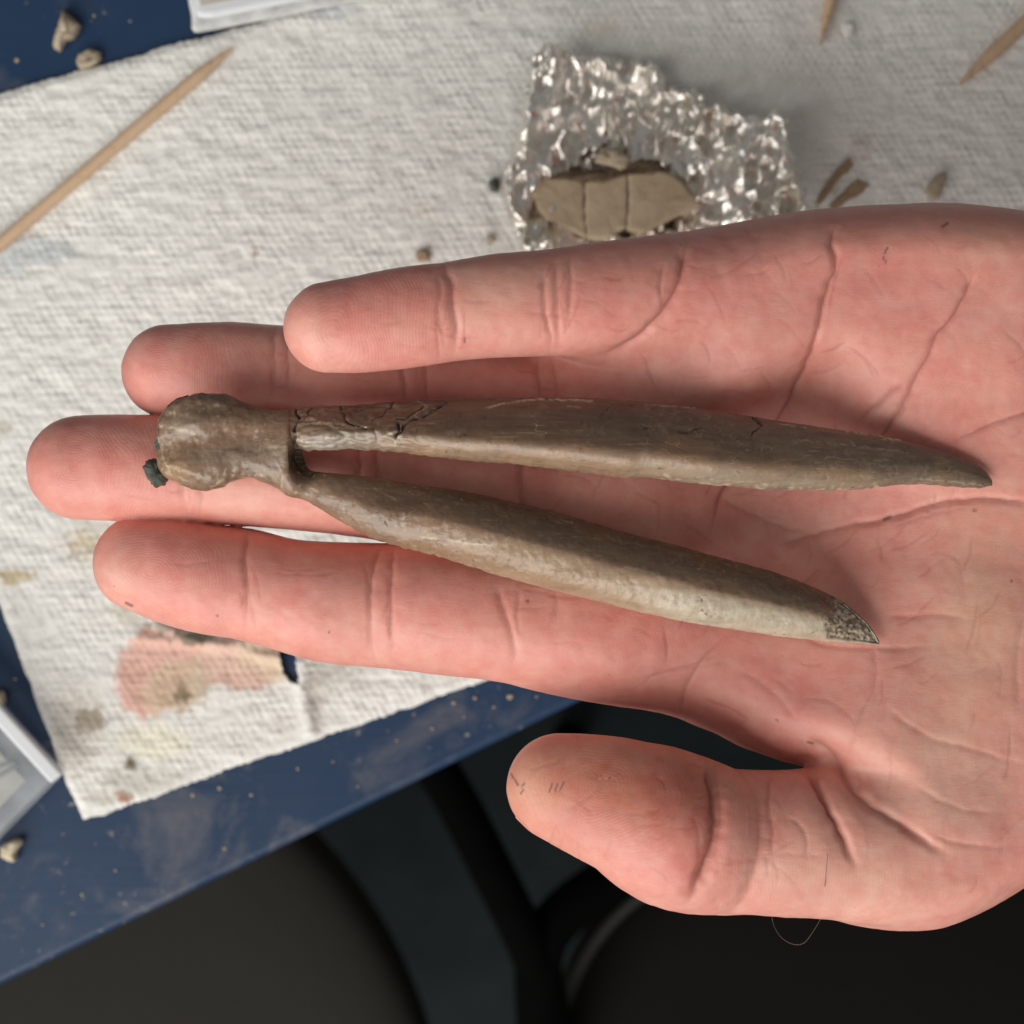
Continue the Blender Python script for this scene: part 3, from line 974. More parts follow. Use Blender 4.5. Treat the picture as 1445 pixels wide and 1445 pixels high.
hp = [(760, 930, 5, 70), (860, 900, 6, 80), (850, 760, 4.5, 80), (880, 620, 4, 80), (950, 520, 6, 60), (1040, 420, 10, 80), (1180, 360, 9, 70), (1150, 640, -2.5, 80), (1100, 760, -5, 90), (1250, 720, -0.5, 80), (1000, 690, -1.5, 70), (1350, 500, 9, 100), (1400, 380, 9, 80),
      (1300, 600, 5, 70), (1430, 640, 4.5, 70), (1360, 740, 3, 60), (1280, 850, 3.5, 80), (1400, 900, 8, 100), (1300, 1000, 9.5, 90), (1250, 1120, 12, 90), (1340, 1180, 11, 90), (1430, 1080, 9, 90), (1160, 930, 4.5, 70), (1050, 900, 4, 80),
      (1000, 970, 4.5, 60), (1090, 1010, 6, 50), (1150, 1040, 7.5, 40), (1500, 760, 4, 90), (1600, 700, 2, 120), (1800, 700, 4, 150), (2000, 700, 6, 150), (1600, 500, 4, 100), (1600, 950, 4, 100)]
num = np.zeros(len(g2)); den = np.zeros(len(g2))
for x, y, z, s_ in hp:
    c = P(x, y, z)
    w = np.exp(-((g2[:, 0] - c[0]) ** 2 + (g2[:, 1] - c[1]) ** 2) / (2 * (s_ * S * 0.75) ** 2)) + 1e-9
    num += w * z; den += w
ZT2 = (num / den).reshape(GX.shape)


def samp(A, x, y):
    fx = np.clip((x - gx[0]) / H2, 0, len(gx) - 1.001)
    fy = np.clip((y - gy[0]) / H2, 0, len(gy) - 1.001)
    i = fx.astype(int); j = fy.astype(int)
    u = fx - i; v = fy - j
    return (A[i, j] * (1 - u) + A[i + 1, j] * u) * (1 - v) + (A[i, j + 1] * (1 - u) + A[i + 1, j + 1] * u) * v


def sd_palm(p):
    D = samp(D2, p[:, 0], p[:, 1])
    zt = samp(ZT2, p[:, 0], p[:, 1])
    up = p[:, 2] > ZC
    R = np.where(up, 12.0, 10.0)
    Hh = np.where(up, zt - ZC, 12.5)
    sc = np.where(up, np.maximum(Hh, 4) / 12.5, 1.0)      # elliptical shoulder
    wy = (np.abs(p[:, 2] - ZC) / sc - 12.5) + R
    wx = D + R
    return np.minimum(np.maximum(wx, wy), 0) + np.hypot(np.maximum(wx, 0), np.maximum(wy, 0)) - R


def sd_chain(p, ch, sq):
    a = ch[:, :3]
    lo = (a - ch[:, 3:]).min(0) - 9
    hi = (a + ch[:, 3:]).max(0) + 9
    d = np.full(len(p), 50.0)
    m = np.nonzero(((p > lo) & (p < hi)).all(1))[0]
    if len(m) == 0:
        return d
    q = p[m].copy()
    best = np.full(len(m), 50.0)
    for s0, s1 in zip(ch[:-1], ch[1:]):
        ab = s1[:3] - s0[:3]
        t_ = np.clip(((q - s0[:3]) @ ab) / (ab @ ab), 0, 1)
        e = q - s0[:3] - t_[:, None] * ab
        e[:, 2] *= sq
        best = np.minimum(best, np.sqrt((e * e).sum(1)) - (s0[3] + t_ * (s1[3] - s0[3])))
    d[m] = best
    return d


def smin(a, b, k):
    h = np.clip(0.5 + 0.5 * (b - a) / k, 0, 1)
    return b * (1 - h) + a * h - k * h * (1 - h)


def sd_hand(p, ids=False):
    pal = sd_palm(p)
    best = pal.copy()
    who = np.full(len(p), -1)
    for i, n_ in enumerate(FN):
        fd = sd_chain(p, CHAIN[n_], SQ[n_])
        s_ = smin(fd, pal, KS[n_])
        if ids:
            who = np.where((fd < best - 0.01) & (fd < pal + 1.0), i, who)
        best = np.minimum(best, s_)
    return (best, who) if ids else best


def surface(sdf, lo, hi, h, sub=5, band=3.2):
    Hc = h * sub
    n = np.ceil((np.array(hi) - lo) / Hc).astype(int)
    ax = [lo[k] + (np.arange(n[k]) + 0.5) * Hc for k in range(3)]
    g = np.stack(np.meshgrid(*ax, indexing='ij'), -1).reshape(-1, 3)
    dc = sdf(g).reshape(n)
    F = np.repeat(np.repeat(np.repeat(np.where(dc < 0, -1, 1).astype(np.float32), sub, 0), sub, 1), sub, 2)
    cells = np.argwhere(np.abs(dc) < band)
    off = np.stack(np.meshgrid(*[np.arange(sub)] * 3, indexing='ij'), -1).reshape(-1, 3)
    idx = (cells[:, None] * sub + off[None]).reshape(-1, 3)
    val = np.empty(len(idx), np.float32)
    for s_ in range(0, len(idx), 400000):
        ii = idx[s_:s_ + 400000]
        val[s_:s_ + 400000] = sdf(np.array(lo) + (ii + 0.5) * h)
    F[idx[:, 0], idx[:, 1], idx[:, 2]] = val
    ins = F < 0
    cnt = np.zeros(np.array(F.shape) - 1, np.uint8)
    for dx in (0, 1):
        for dy in (0, 1):
            for dz in (0, 1):
                cnt += ins[dx:F.shape[0] - 1 + dx, dy:F.shape[1] - 1 + dy, dz:F.shape[2] - 1 + dz]
    act = (cnt > 0) & (cnt < 8)
    ci = np.argwhere(act)
    vid = np.full(cnt.shape, -1, np.int32)
    vid[act] = np.arange(len(ci))
    pos = np.zeros((len(ci), 3)); num_ = np.zeros(len(ci))
    corners = [(a, b, c) for a in (0, 1) for b in (0, 1) for c in (0, 1)]
    for a in range(8):
        for b in range(a + 1, 8):
            ca, cb = np.array(corners[a]), np.array(corners[b])
            if np.abs(ca - cb).sum() != 1:
                continue
            fa = F[tuple((ci + ca).T)]; fb = F[tuple((ci + cb).T)]
            m = (fa < 0) != (fb < 0)
            t_ = fa[m] / (fa[m] - fb[m])
            pos[m] += ca + t_[:, None] * (cb - ca)
            num_[m] += 1
    v = np.array(lo) + (ci + pos / num_[:, None] + 0.5) * h
    faces = []
    for k in range(3):
        s0 = [slice(None)] * 3; s1 = [slice(None)] * 3
        s0[k] = slice(0, -1); s1[k] = slice(1, None)
        A_, B_ = ins[tuple(s0)], ins[tuple(s1)]
        e = np.argwhere(A_ != B_)
        sgn = A_[tuple(e.T)]
        k1, k2 = (k + 1) % 3, (k + 2) % 3
        ok = (e[:, k1] > 0) & (e[:, k2] > 0) & (e[:, k1] < F.shape[k1] - 1) & (e[:, k2] < F.shape[k2] - 1)
        e, sgn = e[ok], sgn[ok]
        def at(o1, o2):
            q_ = e.copy()
            q_[:, k1] += o1; q_[:, k2] += o2
            return vid[tuple(q_.T)]
        q_ = np.stack([at(-1, -1), at(0, -1), at(0, 0), at(-1, 0)], 1)
        q_[~sgn] = q_[~sgn][:, ::-1]
        faces.append(q_)
    return v, np.vstack(faces)


def laplace(v, f, it, lam=0.5):
    e = np.vstack([f[:, [0, 1]], f[:, [1, 2]], f[:, [2, 3]], f[:, [3, 0]]])
    deg = np.bincount(e.ravel(), minlength=len(v)).astype(float)
    for _ in range(it):
        s_ = np.zeros_like(v)
        for k in range(3):
            s_[:, k] = np.bincount(e[:, 0], v[e[:, 1], k], len(v)) + np.bincount(e[:, 1], v[e[:, 0], k], len(v))
        v = v + lam * (s_ / deg[:, None] - v)
    return v


def vnormals(v, f):
    n = np.cross(v[f[:, 2]] - v[f[:, 0]], v[f[:, 3]] - v[f[:, 1]])
    out = np.zeros_like(v)
    for k in range(3):
        for c in range(4):
            out[:, k] += np.bincount(f[:, c], n[:, k], len(v))
    return out / np.maximum(np.linalg.norm(out, axis=1), 1e-12)[:, None]


# creases measured on the photograph: (points, half width mm, depth mm, darkness, which)
CREASES = [
    # little finger
    ([(622, 368), (636, 400), (640, 440), (644, 475), (636, 508)], 0.75, 0.42, 0.75, 'pinky'),
    ([(616, 372), (622, 410), (618, 440), (632, 480)], 0.5, 0.18, 0.3, 'pinky'),
    ([(640, 480), (622, 462), (612, 440)], 0.35, 0.12, 0.35, 'pinky'),
    ([(766, 380), (768, 430), (776, 470), (774, 506)], 0.55, 0.25, 0.5, 'pinky'),
    ([(782, 362), (786, 420), (788, 470), (784, 506)], 0.6, 0.25, 0.4, 'pinky'),
    ([(802, 355), (806, 400), (802, 440), (806, 470)], 0.55, 0.22, 0.45, 'pinky'),
    ([(966, 345), (962, 385), (945, 425), (925, 452), (900, 476), (868, 495), (830, 503)], 0.85, 0.75, 0.85, None),
    ([(938, 362), (932, 400), (934, 440), (920, 462)], 0.5, 0.22, 0.4, None),
    # ring finger
    ([(388, 455), (386, 500), (388, 560)], 0.6, 0.25, 0.5, 'ring'),
    ([(408, 455), (405, 510), (408, 565)], 0.6, 0.25, 0.5, 'ring'),
    ([(566, 500), (570, 540), (572, 580)], 0.6, 0.3, 0.5, 'ring'),
    ([(598, 500), (600, 540), (602, 580)], 0.6, 0.3, 0.5, 'ring'),
    ([(756, 500), (760, 540), (764, 590)], 0.7, 0.35, 0.5, None),
    ([(778, 500), (784, 540), (786, 590)], 0.6, 0.25, 0.4, None),
    # middle finger
    ([(254, 596), (254, 650), (258, 700), (268, 738)], 0.65, 0.32, 0.5, 'middle'),
    ([(284, 596), (282, 650), (284, 700), (282, 740)], 0.65, 0.32, 0.5, 'middle'),
    ([(505, 610), (508, 690), (512, 760)], 0.7, 0.35, 0.5, 'middle'),
    ([(530, 610), (532, 690), (534, 765)], 0.7, 0.35, 0.5, 'middle'),
    ([(738, 630), (735, 700), (740, 780)], 0.8, 0.45, 0.5, None),
    # index finger
    ([(350, 745), (346, 790), (348, 840), (344, 898)], 0.65, 0.34, 0.6, 'index'),
    ([(540, 768), (526, 800), (522, 850), (522, 900), (532, 940)], 0.6, 0.30, 0.6, 'index'),
    ([(556, 768), (552, 810), (550, 860), (552, 910), (548, 942)], 0.6, 0.30, 0.55, 'index'),
    ([(700, 820), (710, 860), (722, 895), (726, 925), (718, 950)], 0.75, 0.32, 0.5, None),
    ([(735, 825), (730, 870), (733, 910)], 0.5, 0.18, 0.3, None),
    # palm
    ([(1178, 312), (1172, 340), (1180, 372), (1166, 410), (1158, 450), (1148, 490), (1128, 535), (1108, 575), (1085, 610), (1050, 650), (1018, 700), (1000, 760)], 0.7, 0.55, 0.85, None),
    ([(1192, 352), (1180, 392), (1172, 425), (1168, 460)], 0.4, 0.18, 0.4, None),
    ([(1150, 500), (1180, 492), (1200, 478)], 0.35, 0.12, 0.3, None),
    ([(1376, 382), (1365, 408), (1345, 445), (1322, 472), (1310, 500), (1292, 532), (1278, 565), (1250, 608), (1215, 650)], 0.65, 0.5, 0.8, None),
    ([(1284, 534), (1255, 556), (1230, 578), (1198, 602)], 0.5, 0.3, 0.6, None),
    ([(1470, 575), (1420, 592), (1385, 606), (1335, 628)], 0.55, 0.35, 0.65, None),
    ([(1190, 745), (1245, 733), (1290, 720), (1340, 707), (1400, 705), (1480, 712)], 0.7, 0.5, 0.75, None),
    ([(1100, 770), (1150, 755), (1250, 728)], 0.7, 0.35, 0.5, None),
    ([(1255, 745), (1330, 722), (1400, 716)], 0.4, 0.15, 0.3, None),
    ([(1250, 870), (1330, 868), (1380, 878)], 0.5, 0.15, 0.2, None),
    ([(1130, 900), (1180, 912), (1260, 915), (1330, 912)], 0.5, 0.18, 0.25, None),
    ([(1010, 700), (1080, 735), (1160, 760)], 0.6, 0.2, 0.35, None),
    # index mount and web
    ([(958, 1008), (968, 970), (985, 940), (1015, 905), (1040, 890)], 0.5, 0.25, 0.45, None),
    ([(905, 960), (950, 945), (985, 935), (1030, 915)], 0.4, 0.18, 0.3, None),
    ([(935, 880), (942, 915), (938, 945)], 0.35, 0.14, 0.3, None),
    ([(1035, 945), (1075, 965), (1110, 1000), (1138, 1035)], 0.6, 0.12, 0.3, None),
    ([(1125, 985), (1170, 990), (1205, 1020), (1205, 1060)], 0.5, 0.08, 0.25, None),
    ([(1230, 900), (1235, 960), (1210, 1020), (1190, 1080)], 0.6, 0.2, 0.25, None),
    # thumb
    ([(996, 1072), (1008, 1100), (1014, 1140), (1013, 1180), (1002, 1215), (985, 1250), (960, 1282)], 1.35, 2.0, 1.0, None),
    ([(1016, 1090), (1022, 1140), (1018, 1190), (1005, 1230)], 0.6, 0.35, 0.5, None),
    ([(1090, 1085), (1084, 1120), (1088, 1160), (1090, 1195), (1080, 1230)], 0.55, 0.28, 0.45, None),
    ([(1136, 1082), (1152, 1105), (1168, 1135), (1182, 1165), (1195, 1195), (1210, 1235)], 0.75, 1.3, 0.9, None),
    ([(1108, 1150), (1135, 1175), (1140, 1230)], 0.4, 0.15, 0.25, None),
    ([(1138, 1040), (1165, 1060), (1185, 1085), (1205, 1115), (1235, 1140), (1270, 1160), (1310, 1190), (1350, 1215)], 0.9, 0.8, 0.5, None),
    ([(1060, 1205), (1120, 1206), (1180, 1206)], 0.35, 0.10, 0.2, None),
    ([(1250, 1000), (1310, 1040), (1380, 1060), (1460, 1085)], 0.5, 0.14, 0.25, None),
    ([(1260, 1150), (1330, 1185), (1400, 1195), (1450, 1190)], 0.5, 0.16, 0.25, None),
    ([(1290, 1110), (1350, 1140), (1430, 1150)], 0.5, 0.12, 0.2, None),
    ([(1445, 860), (1435, 940), (1440, 1020)], 0.6, 0.15, 0.2, None),
]
DIRT = [([(1330, 320), (1337, 315)], 0.28), ([(1252, 350), (1248, 358)], 0.2), ([(1246, 363), (1250, 370)], 0.2), ([(775, 1118), (779, 1106)], 0.16), ([(783, 1117), (787, 1106)], 0.18), ([(790, 1115), (796, 1104)], 0.16),
        ([(727, 1100), (731, 1108)], 0.22), ([(722, 1092), (725, 1098)], 0.2), ([(736, 1110), (740, 1106)], 0.18), ([(735, 1120), (738, 1115)], 0.18), ([(744, 848), (745, 849)], 0.30), ([(655, 478), (656, 483)], 0.22),
        ([(1248, 733), (1256, 729)], 0.35), ([(178, 851), (186, 855)], 0.30), ([(306, 868), (307, 869)], 0.22), ([(464, 892), (465, 893)], 0.2), ([(1374, 720), (1376, 721)], 0.3), ([(1427, 819), (1428, 820)], 0.25),
        ([(1140, 1048), (1146, 1051)], 0.2), ([(1096, 1016), (1097, 1017)], 0.25), ([(840, 1092), (843, 1097)], 0.14), ([(848, 1094), (851, 1099)], 0.14), ([(860, 1098), (862, 1103)], 0.12)]


def build_hand():
    v, f = surface(sd_hand, (-98, -88, -30), (160, 62, 26), 0.35)
    v = laplace(v, f, 4, 0.5)
    n = vnormals(v, f)
    px = to_px(v)
    _, who = sd_hand(v - 0.0 * n, True)
    upf = sstep(-0.25, 0.25, n[:, 2])
    mm = S
    crease = np.zeros(len(v)); disp = np.zeros(len(v)); cd = np.zeros(len(v))
    wp = px + np.stack([3.2 * pn(v / 2.2), 3.2 * pn(v / 2.2 + 9)], 1)
    for line, w, dep, dark, wh in CREASES:
        ln = catmull(np.array(line, float), 5) if len(line) > 2 else np.array(line, float)
        lo = ln.min(0) - 40; hi = ln.max(0) + 40
        m = ((px > lo) & (px < hi)).all(1) & (n[:, 2] > -0.3)
        if wh:
            m &= who == FN.index(wh)
        elif dep < 0.9:
            pass
        m = np.nonzero(m)[0]
        if not len(m):
            continue
        d = segdist(wp[m], ln) * mm
        # fade toward the ends of the line
        e0 = np.linalg.norm(px[m] - ln[0], axis=1) * mm; e1 = np.linalg.norm(px[m] - ln[-1], axis=1) * mm
        Ln = np.linalg.norm(np.diff(ln, axis=0), axis=1).sum() * mm
        fade = (0.15 + 0.85 * sstep(0, 3.0, e0)) * (0.05 + 0.95 * sstep(0, min(0.4 * Ln, 9.0), e1))
        g1 = np.exp(-(d / w) ** 2)
        g2_ = np.exp(-(d / (w * 3.2)) ** 2)
        cd[m] = np.minimum(cd[m], -dep * fade * upf[m] * (0.9 * g1 + 0.30 * g2_))
        disp[m] += dep * 0.05 * fade * upf[m] * np.exp(-((d - w * 4.5) / (w * 2.0)) ** 2)
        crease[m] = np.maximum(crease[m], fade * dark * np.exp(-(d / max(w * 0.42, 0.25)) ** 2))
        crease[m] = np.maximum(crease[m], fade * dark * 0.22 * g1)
    disp += cd
    # the fine web of lines between the main creases
    r_ = np.random.default_rng(5)
    fine = []
    for _ in range(170):
        cx_, cy_ = r_.uniform(770, 1440), r_.uniform(330, 1270)
        if cx_ > 1180 and cy_ > 820:
            an = math.radians(r_.choice([95, 80, 25]) + r_.normal() * 10)
        elif cx_ > 960 and cy_ < 640:
            an = math.radians(r_.choice([118, 118, 25, 160]) + r_.normal() * 14)
        else:
            an = math.radians(r_.choice([80, 20, 140]) + r_.normal() * 18)
        fine.append((cx_, cy_, an, r_.uniform(14, 44), r_.uniform(0.10, 0.34), None))
    for n_ in FN:
        ch_ = np.array(FING[n_])
        jt = {'index': (347, 536), 'middle': (270, 520), 'ring': (397, 585), 'pinky': (638, 785), 'thumb': (1008, 1090)}[n_]
        for _ in range(16):
            k_ = r_.uniform(ch_[0, 0] + 60, min(ch_[-1, 0] - 100, 1150))
            y_ = np.interp(k_, ch_[:, 0], ch_[:, 1]) + r_.uniform(-0.6, 0.6) * 75
            fine.append((k_, y_, r_.normal() * 0.10 - 0.08, r_.uniform(12, 34), r_.uniform(0.08, 0.26), n_))
        for j_ in jt:
            for _ in range(7):
                k_ = j_ + r_.normal() * 12
                y_ = np.interp(k_, ch_[:, 0], ch_[:, 1]) + r_.uniform(-0.6, 0.6) * 75
                fine.append((k_, y_, math.pi / 2 + r_.normal() * 0.16, r_.uniform(12, 40), r_.uniform(0.12, 0.34), n_))
    upv = np.nonzero(n[:, 2] > 0)[0]
    upx = px[upv]
    for cx_, cy_, an, L_, dk, wh in fine:
        dv = np.array([math.cos(an), -math.sin(an)]) * L_
        m = (np.abs(upx[:, 0] - cx_) < abs(dv[0]) + 10) & (np.abs(upx[:, 1] - cy_) < abs(dv[1]) + 10)
        m = upv[m]
        if wh:
            m = m[who[m] == FN.index(wh)]
        if not len(m):
            continue
        rel = wp[m] - (cx_, cy_)
        al = (rel @ dv) / (L_ * L_)
        ac = np.abs(rel @ np.array([-dv[1], dv[0]]) / L_ + 5 * (al * al - 0.4)) * mm
        g = np.exp(-(ac / 0.26) ** 2) * sstep(1.0, 0.5, np.abs(al))
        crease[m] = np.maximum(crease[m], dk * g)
        disp[m] -= dk * 0.22 * g
    # uneven flesh
    disp += 0.22 * fbm(v / 9.0, 3) * upf
    disp += 0.05 * fbm(v / 2.0 + 5, 2) * upf
    # flexion wrinkle bundles
    dirt = np.zeros(len(v))
    for line, w in DIRT:
        m = np.nonzero((np.abs(px - np.mean(line, 0)) < 25).all(1) & (n[:, 2] > 0))[0]
        d = segdist(px[m], line) * mm
        dirt[m] = np.maximum(dirt[m], 0.6 * sstep(w * 1.4, w * 0.4, d))
    v2 = v + n * disp[:, None]
    # ---- skin colour: pinker pads, sallower heel and thumb ball, thumb shading painted in
    col = np.tile(np.array([0.75, 0.335, 0.272]), (len(v), 1))

    def spot(x, y, rx, ry, c, s_, wh=None):
        w = s_ * np.exp(-(((px[:, 0] - x) / rx) ** 2 + ((px[:, 1] - y) / ry) ** 2))
        if wh is not None:
            w = w * (who == FN.index(wh))
        col[:] = col * (1 - w[:, None]) + np.array(c) * w[:, None]
    pink = (0.74, 0.250, 0.215); red = (0.62, 0.16, 0.12); pale = (0.80, 0.49, 0.37); sal = (0.70, 0.45, 0.30); tan = (0.54, 0.30, 0.21)
    spot(500, 450, 60, 60, pink, 0.6, 'pinky'); spot(590, 440, 60, 60, red, 0.35, 'pinky'); spot(440, 470, 35, 50, (0.83, 0.44, 0.35), 0.5, 'pinky')
    spot(700, 400, 60, 45, pale, 0.45, 'pinky'); spot(850, 440, 60, 50, pink, 0.5)
    spot(170, 660, 90, 70, pink, 0.55, 'middle'); spot(270, 800, 90, 70, pink, 0.6, 'index'); spot(170, 810, 40, 60, (0.82, 0.46, 0.36), 0.6, 'index')
    spot(430, 850, 60, 60, pink, 0.45, 'index'); spot(620, 860, 70, 60, pink, 0.45, 'index'); spot(250, 520, 70, 60, pink, 0.5, 'ring')
    spot(330, 680, 60, 60, pale, 0.3, 'middle')
    spot(900, 870, 90, 70, pink, 0.6); spot(820, 900, 70, 50, pink, 0.5); spot(1000, 420, 70, 70, pink, 0.5); spot(1250, 420, 110, 80, pink, 0.35); spot(1350, 560, 80, 60, red, 0.25)
    spot(1110, 980, 70, 60, pink, 0.45); spot(1300, 650, 120, 90, pink, 0.3)
    spot(1390, 860, 70, 140, sal, 0.65); spot(1400, 330, 120, 40, tan, 0.45); spot(1150, 310, 160, 28, tan, 0.3); spot(760, 365, 160, 25, tan, 0.3, 'pinky')
    spot(1220, 1240, 120, 60, pale, 0.7); spot(1330, 1100, 110, 100, pale, 0.6); spot(1330, 980, 60, 80, sal, 0.3); spot(1140, 1200, 60, 60, pale, 0.4)
    spot(870, 1110, 150, 75, (0.55, 0.185, 0.11), 1.0, 'thumb'); spot(965, 1120, 50, 60, (0.42, 0.10, 0.065), 0.85); spot(990, 1190, 26, 60, (0.50, 0.14, 0.10), 0.6); spot(940, 1210, 80, 50, pink, 0.4); spot(745, 1110, 35, 60, (0.76, 0.40, 0.26), 0.6, 'thumb')  # orange-red thumb pad, darkened with painted shade towards the joint crease
    spot(1130, 1100, 50, 30, pink, 0.5); spot(1050, 1050, 90, 40, (0.62, 0.30, 0.24), 0.4)
    nb = fbm(v / 14.0 + 3, 4)
    col = col * (1 + 0.10 * nb)[:, None]
    nb2 = fbm(v / 5.0 + 8, 3)
    w = np.clip(nb2 * 0.4, 0, 0.2)[:, None]
    col = col * (1 - w) + np.array([0.68, 0.20, 0.16]) * w
    # ---- ridge flow (mm), continuous inside each region
    warp = 1.4 * pn(v / 9.0 + 2) + 0.5 * pn(v / 4.0)
    x, y = v[:, 0], v[:, 1]
    rid = 0.86 * x + 0.5 * y + warp + 0.004 * y * y
    amp = 0.40 + 0.3 * pn(v / 6 + 4)
    cores = {'pinky': (470, 468, 1.0, 0.75), 'index': (215, 805, 0.75, 1.0), 'middle': (110, 660, 0.8, 1.0), 'ring': (235, 528, 0.85, 1.0), 'thumb': (850, 1110, 0.8, 1.0)}
    for n_, (cx, cy, sx, sy) in cores.items():
        i = FN.index(n_)
        c = P(cx, cy, FING[n_][0][2] + 8)
        rr = np.sqrt(((x - c[0]) * sx) ** 2 + ((y - c[1]) * sy) ** 2 + 0.4) + 0.9 * warp + 2.6 * pn(v / 8.5 + 31)
        lim = {'pinky': 620, 'index': 335, 'middle': 245, 'ring': 375, 'thumb': 985}[n_]
        isf = who == i
        tip = isf & (px[:, 0] < lim)
        rid = np.where(tip, rr, rid)
        amp = np.where(tip, 0.9 + 0.25 * pn(v / 5), amp)
        mid = isf & ~tip
        amp = np.where(mid & (px[:, 0] < 900), 0.22, amp)
        amp *= 1 - 0.9 * np.exp(-((px[:, 0] - lim) / 12) ** 2) * isf
    amp = amp * (1 - 0.7 * np.exp(-(((px[:, 0] - 1330) / 120) ** 2 + ((px[:, 1] - 980) / 200) ** 2))) * upf
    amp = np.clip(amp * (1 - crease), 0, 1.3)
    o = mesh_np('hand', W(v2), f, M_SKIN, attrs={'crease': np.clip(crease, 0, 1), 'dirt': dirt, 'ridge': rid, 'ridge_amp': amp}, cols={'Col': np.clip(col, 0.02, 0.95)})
    tag(o, 'bare left hand held palm up with fingers together under the forked bone', 'hand')
    # nails on the backs of the finger ends
    for n_ in FN:
        ch_ = CHAIN[n_]
        d = ch_[0, :3] - ch_[4, :3]
        d /= np.linalg.norm(d)
        side = np.cross([0, 0, 1.0], d)
        side /= np.linalg.norm(side)
        if n_ == 'thumb':
            back = -0.86 * np.array([0, 0, 1.0]) + 0.5 * np.array([-0.25, -0.97, 0])
            back -= d * (back @ d); back /= np.linalg.norm(back)
            side = np.cross(back, d)
        else:
            back = np.cross(d, side)
            back = -back if back[2] > 0 else back
        r = ch_[0, 3]
        aa = np.linspace(-1.0, 1.0, 25)
        ll = np.linspace(-9.0, r * (0.70 if n_ == 'thumb' else 0.8), 24)
        vs = []
        for t_ in ll:
            tt = max(t_, 0) / r
            rr = r * math.sqrt(max(1 - tt * tt * 0.72, 0.04)) * 1.0 + (0.0 if n_ == 'thumb' else 0.2)
            wd = 0.92 * (1 - 0.25 * max(0, (t_ / r) - 0.3) ** 1.2) * (1 - 0.18 * max(0, -t_ / 9) ** 3)
            for q_ in aa:
                an = q_ * wd
                e = side * math.sin(an) * rr + back * math.cos(an) * rr
                e[2] /= SQ[n_]
                vs.append(ch_[0, :3] + d * t_ + e)
        vs = np.array(vs)
        nl = mesh_np('nail', W(vs), gridfaces(24, 25), M_NAIL, o)
        md = nl.modifiers.new('thickness', 'SOLIDIFY')
        md.thickness = 0.0005
        md.offset = 0
    return o


hand = build_hand()

# loose hair at the heel of the thumb
zs = 6.0
hp_ = [(1168, 1205, 16.5), (1164, 1250, 14), (1160, 1290, 7), (1145, 1318, 2), (1132, 1332, 0), (1115, 1331, -1), (1100, 1320, -2), (1091, 1303, -3), (1090, 1288, -3), (1094, 1276, -4)]
tag(tube('hair_strand', W(np.array([P(*q) for q in hp_])), 0.00005, M_HAIR, None, 6, 8, False), 'single thin loose hair looping below the base of the thumb', 'hair')


# ------------------------------------------------------------------ the fossil
def interp(pts, x):
    pts = np.array(pts, float)
    c = catmull(pts, 6)
    return np.interp(x, c[:, 0], c[:, 1])


def loft(name, xs, top, bot, zmid, prof, colfn, cracks, scratches, parent=None, nsec=120, rough_end=None):
    """bone shaft: for each measured x the two edges, and a section profile (s: 0 upper edge..1 lower edge -> height up, height down)"""
    nx = len(xs)
    yt = interp(top, xs); yb = interp(bot, xs)
    th = np.linspace(0, 2 * np.pi, nsec, endpoint=False)
    s = 0.5 - 0.5 * np.cos(th)                     # 0..1..0
    upper = th <= np.pi
    V = np.empty((nx, nsec, 3)); Q = np.empty((nx, nsec, 2)); T = np.empty((nx, nsec)); U = np.empty((nx, nsec))
    for i in range(nx):
        w = max(yb[i] - yt[i], 0.5)
        z0 = zmid(xs[i])
        hu, hd = prof(xs[i], s, w * S)
        z = np.where(upper, hu, -hd)
        yy = yt[i] + s * w
        zz = z0 + z
        # silhouettes were measured at the mid height
        k = S * (CAMD - z0) / CAMD
        V[i, :, 0] = (xs[i] - 722.5) * k
        V[i, :, 1] = (722.5 - yy) * k
        V[i, :, 2] = zz
        Q[i, :, 0] = xs[i]; Q[i, :, 1] = yy
        T[i] = s; U[i] = upper
    v = V.reshape(-1, 3); q = Q.reshape(-1, 2); sT = T.ravel(); up = U.ravel() > 0.5
    f = gridfaces(nx, nsec, True)
    n = vnormals(v, f)
    if (n[:, 2] * np.where(up, 1, -1)).sum() < 0:
        f = f[:, ::-1]
        n = -n
    disp = 0.15 * fbm(np.stack([v[:, 0] / 9, v[:, 1] / 3.2, v[:, 2] / 3.2], 1), 4)
    disp += 0.035 * fbm(v / 0.9, 3)
    wq = q + np.stack([5 * pn(v / 1.6), 5 * pn(v / 1.6 + 7)], 1)
    crack = np.zeros(len(v)); scr = np.zeros(len(v))
    for line, w, dep in cracks:
        d = segdist(wq, np.array(line, float)) * S
        g = np.exp(-(d / (w * 0.78)) ** 2) * up * (0.45 + 0.55 * sstep(-0.3, 0.15, pn(v / 1.3 + 70)))
        disp -= dep * g
        crack = np.maximum(crack, 0.9 * sstep(0.25, 0.8, g))
    for line, w, st_ in scratches:
        d = segdist(q + np.stack([2.5 * pn(v / 1.1), 2.5 * pn(v / 1.1 + 3)], 1), np.array(line, float)) * S
        nn = pn(v / 0.8 + 30)
        scr = np.maximum(scr, st_ * np.exp(-(d / w) ** 2) * up * sstep(-0.35, 0.1, nn))
        disp += 0.05 * np.exp(-(d / w) ** 2) * up
    col, extra, d2 = colfn(q, sT, v, up)
    scr = np.maximum(scr, extra)
    disp = disp + d2
    v = v + n * disp[:, None]
    # close the ends
    k0 = len(v)
    v = np.vstack([v, v[:nsec].mean(0)[None], v[k0 - nsec:k0].mean(0)[None]])
    col = np.vstack([col, col[:1], col[-1:]])
    crack = np.append(crack, [0, 0]); scr = np.append(scr, [0, 0])
    return v, f, nsec, nx, col, crack, scr


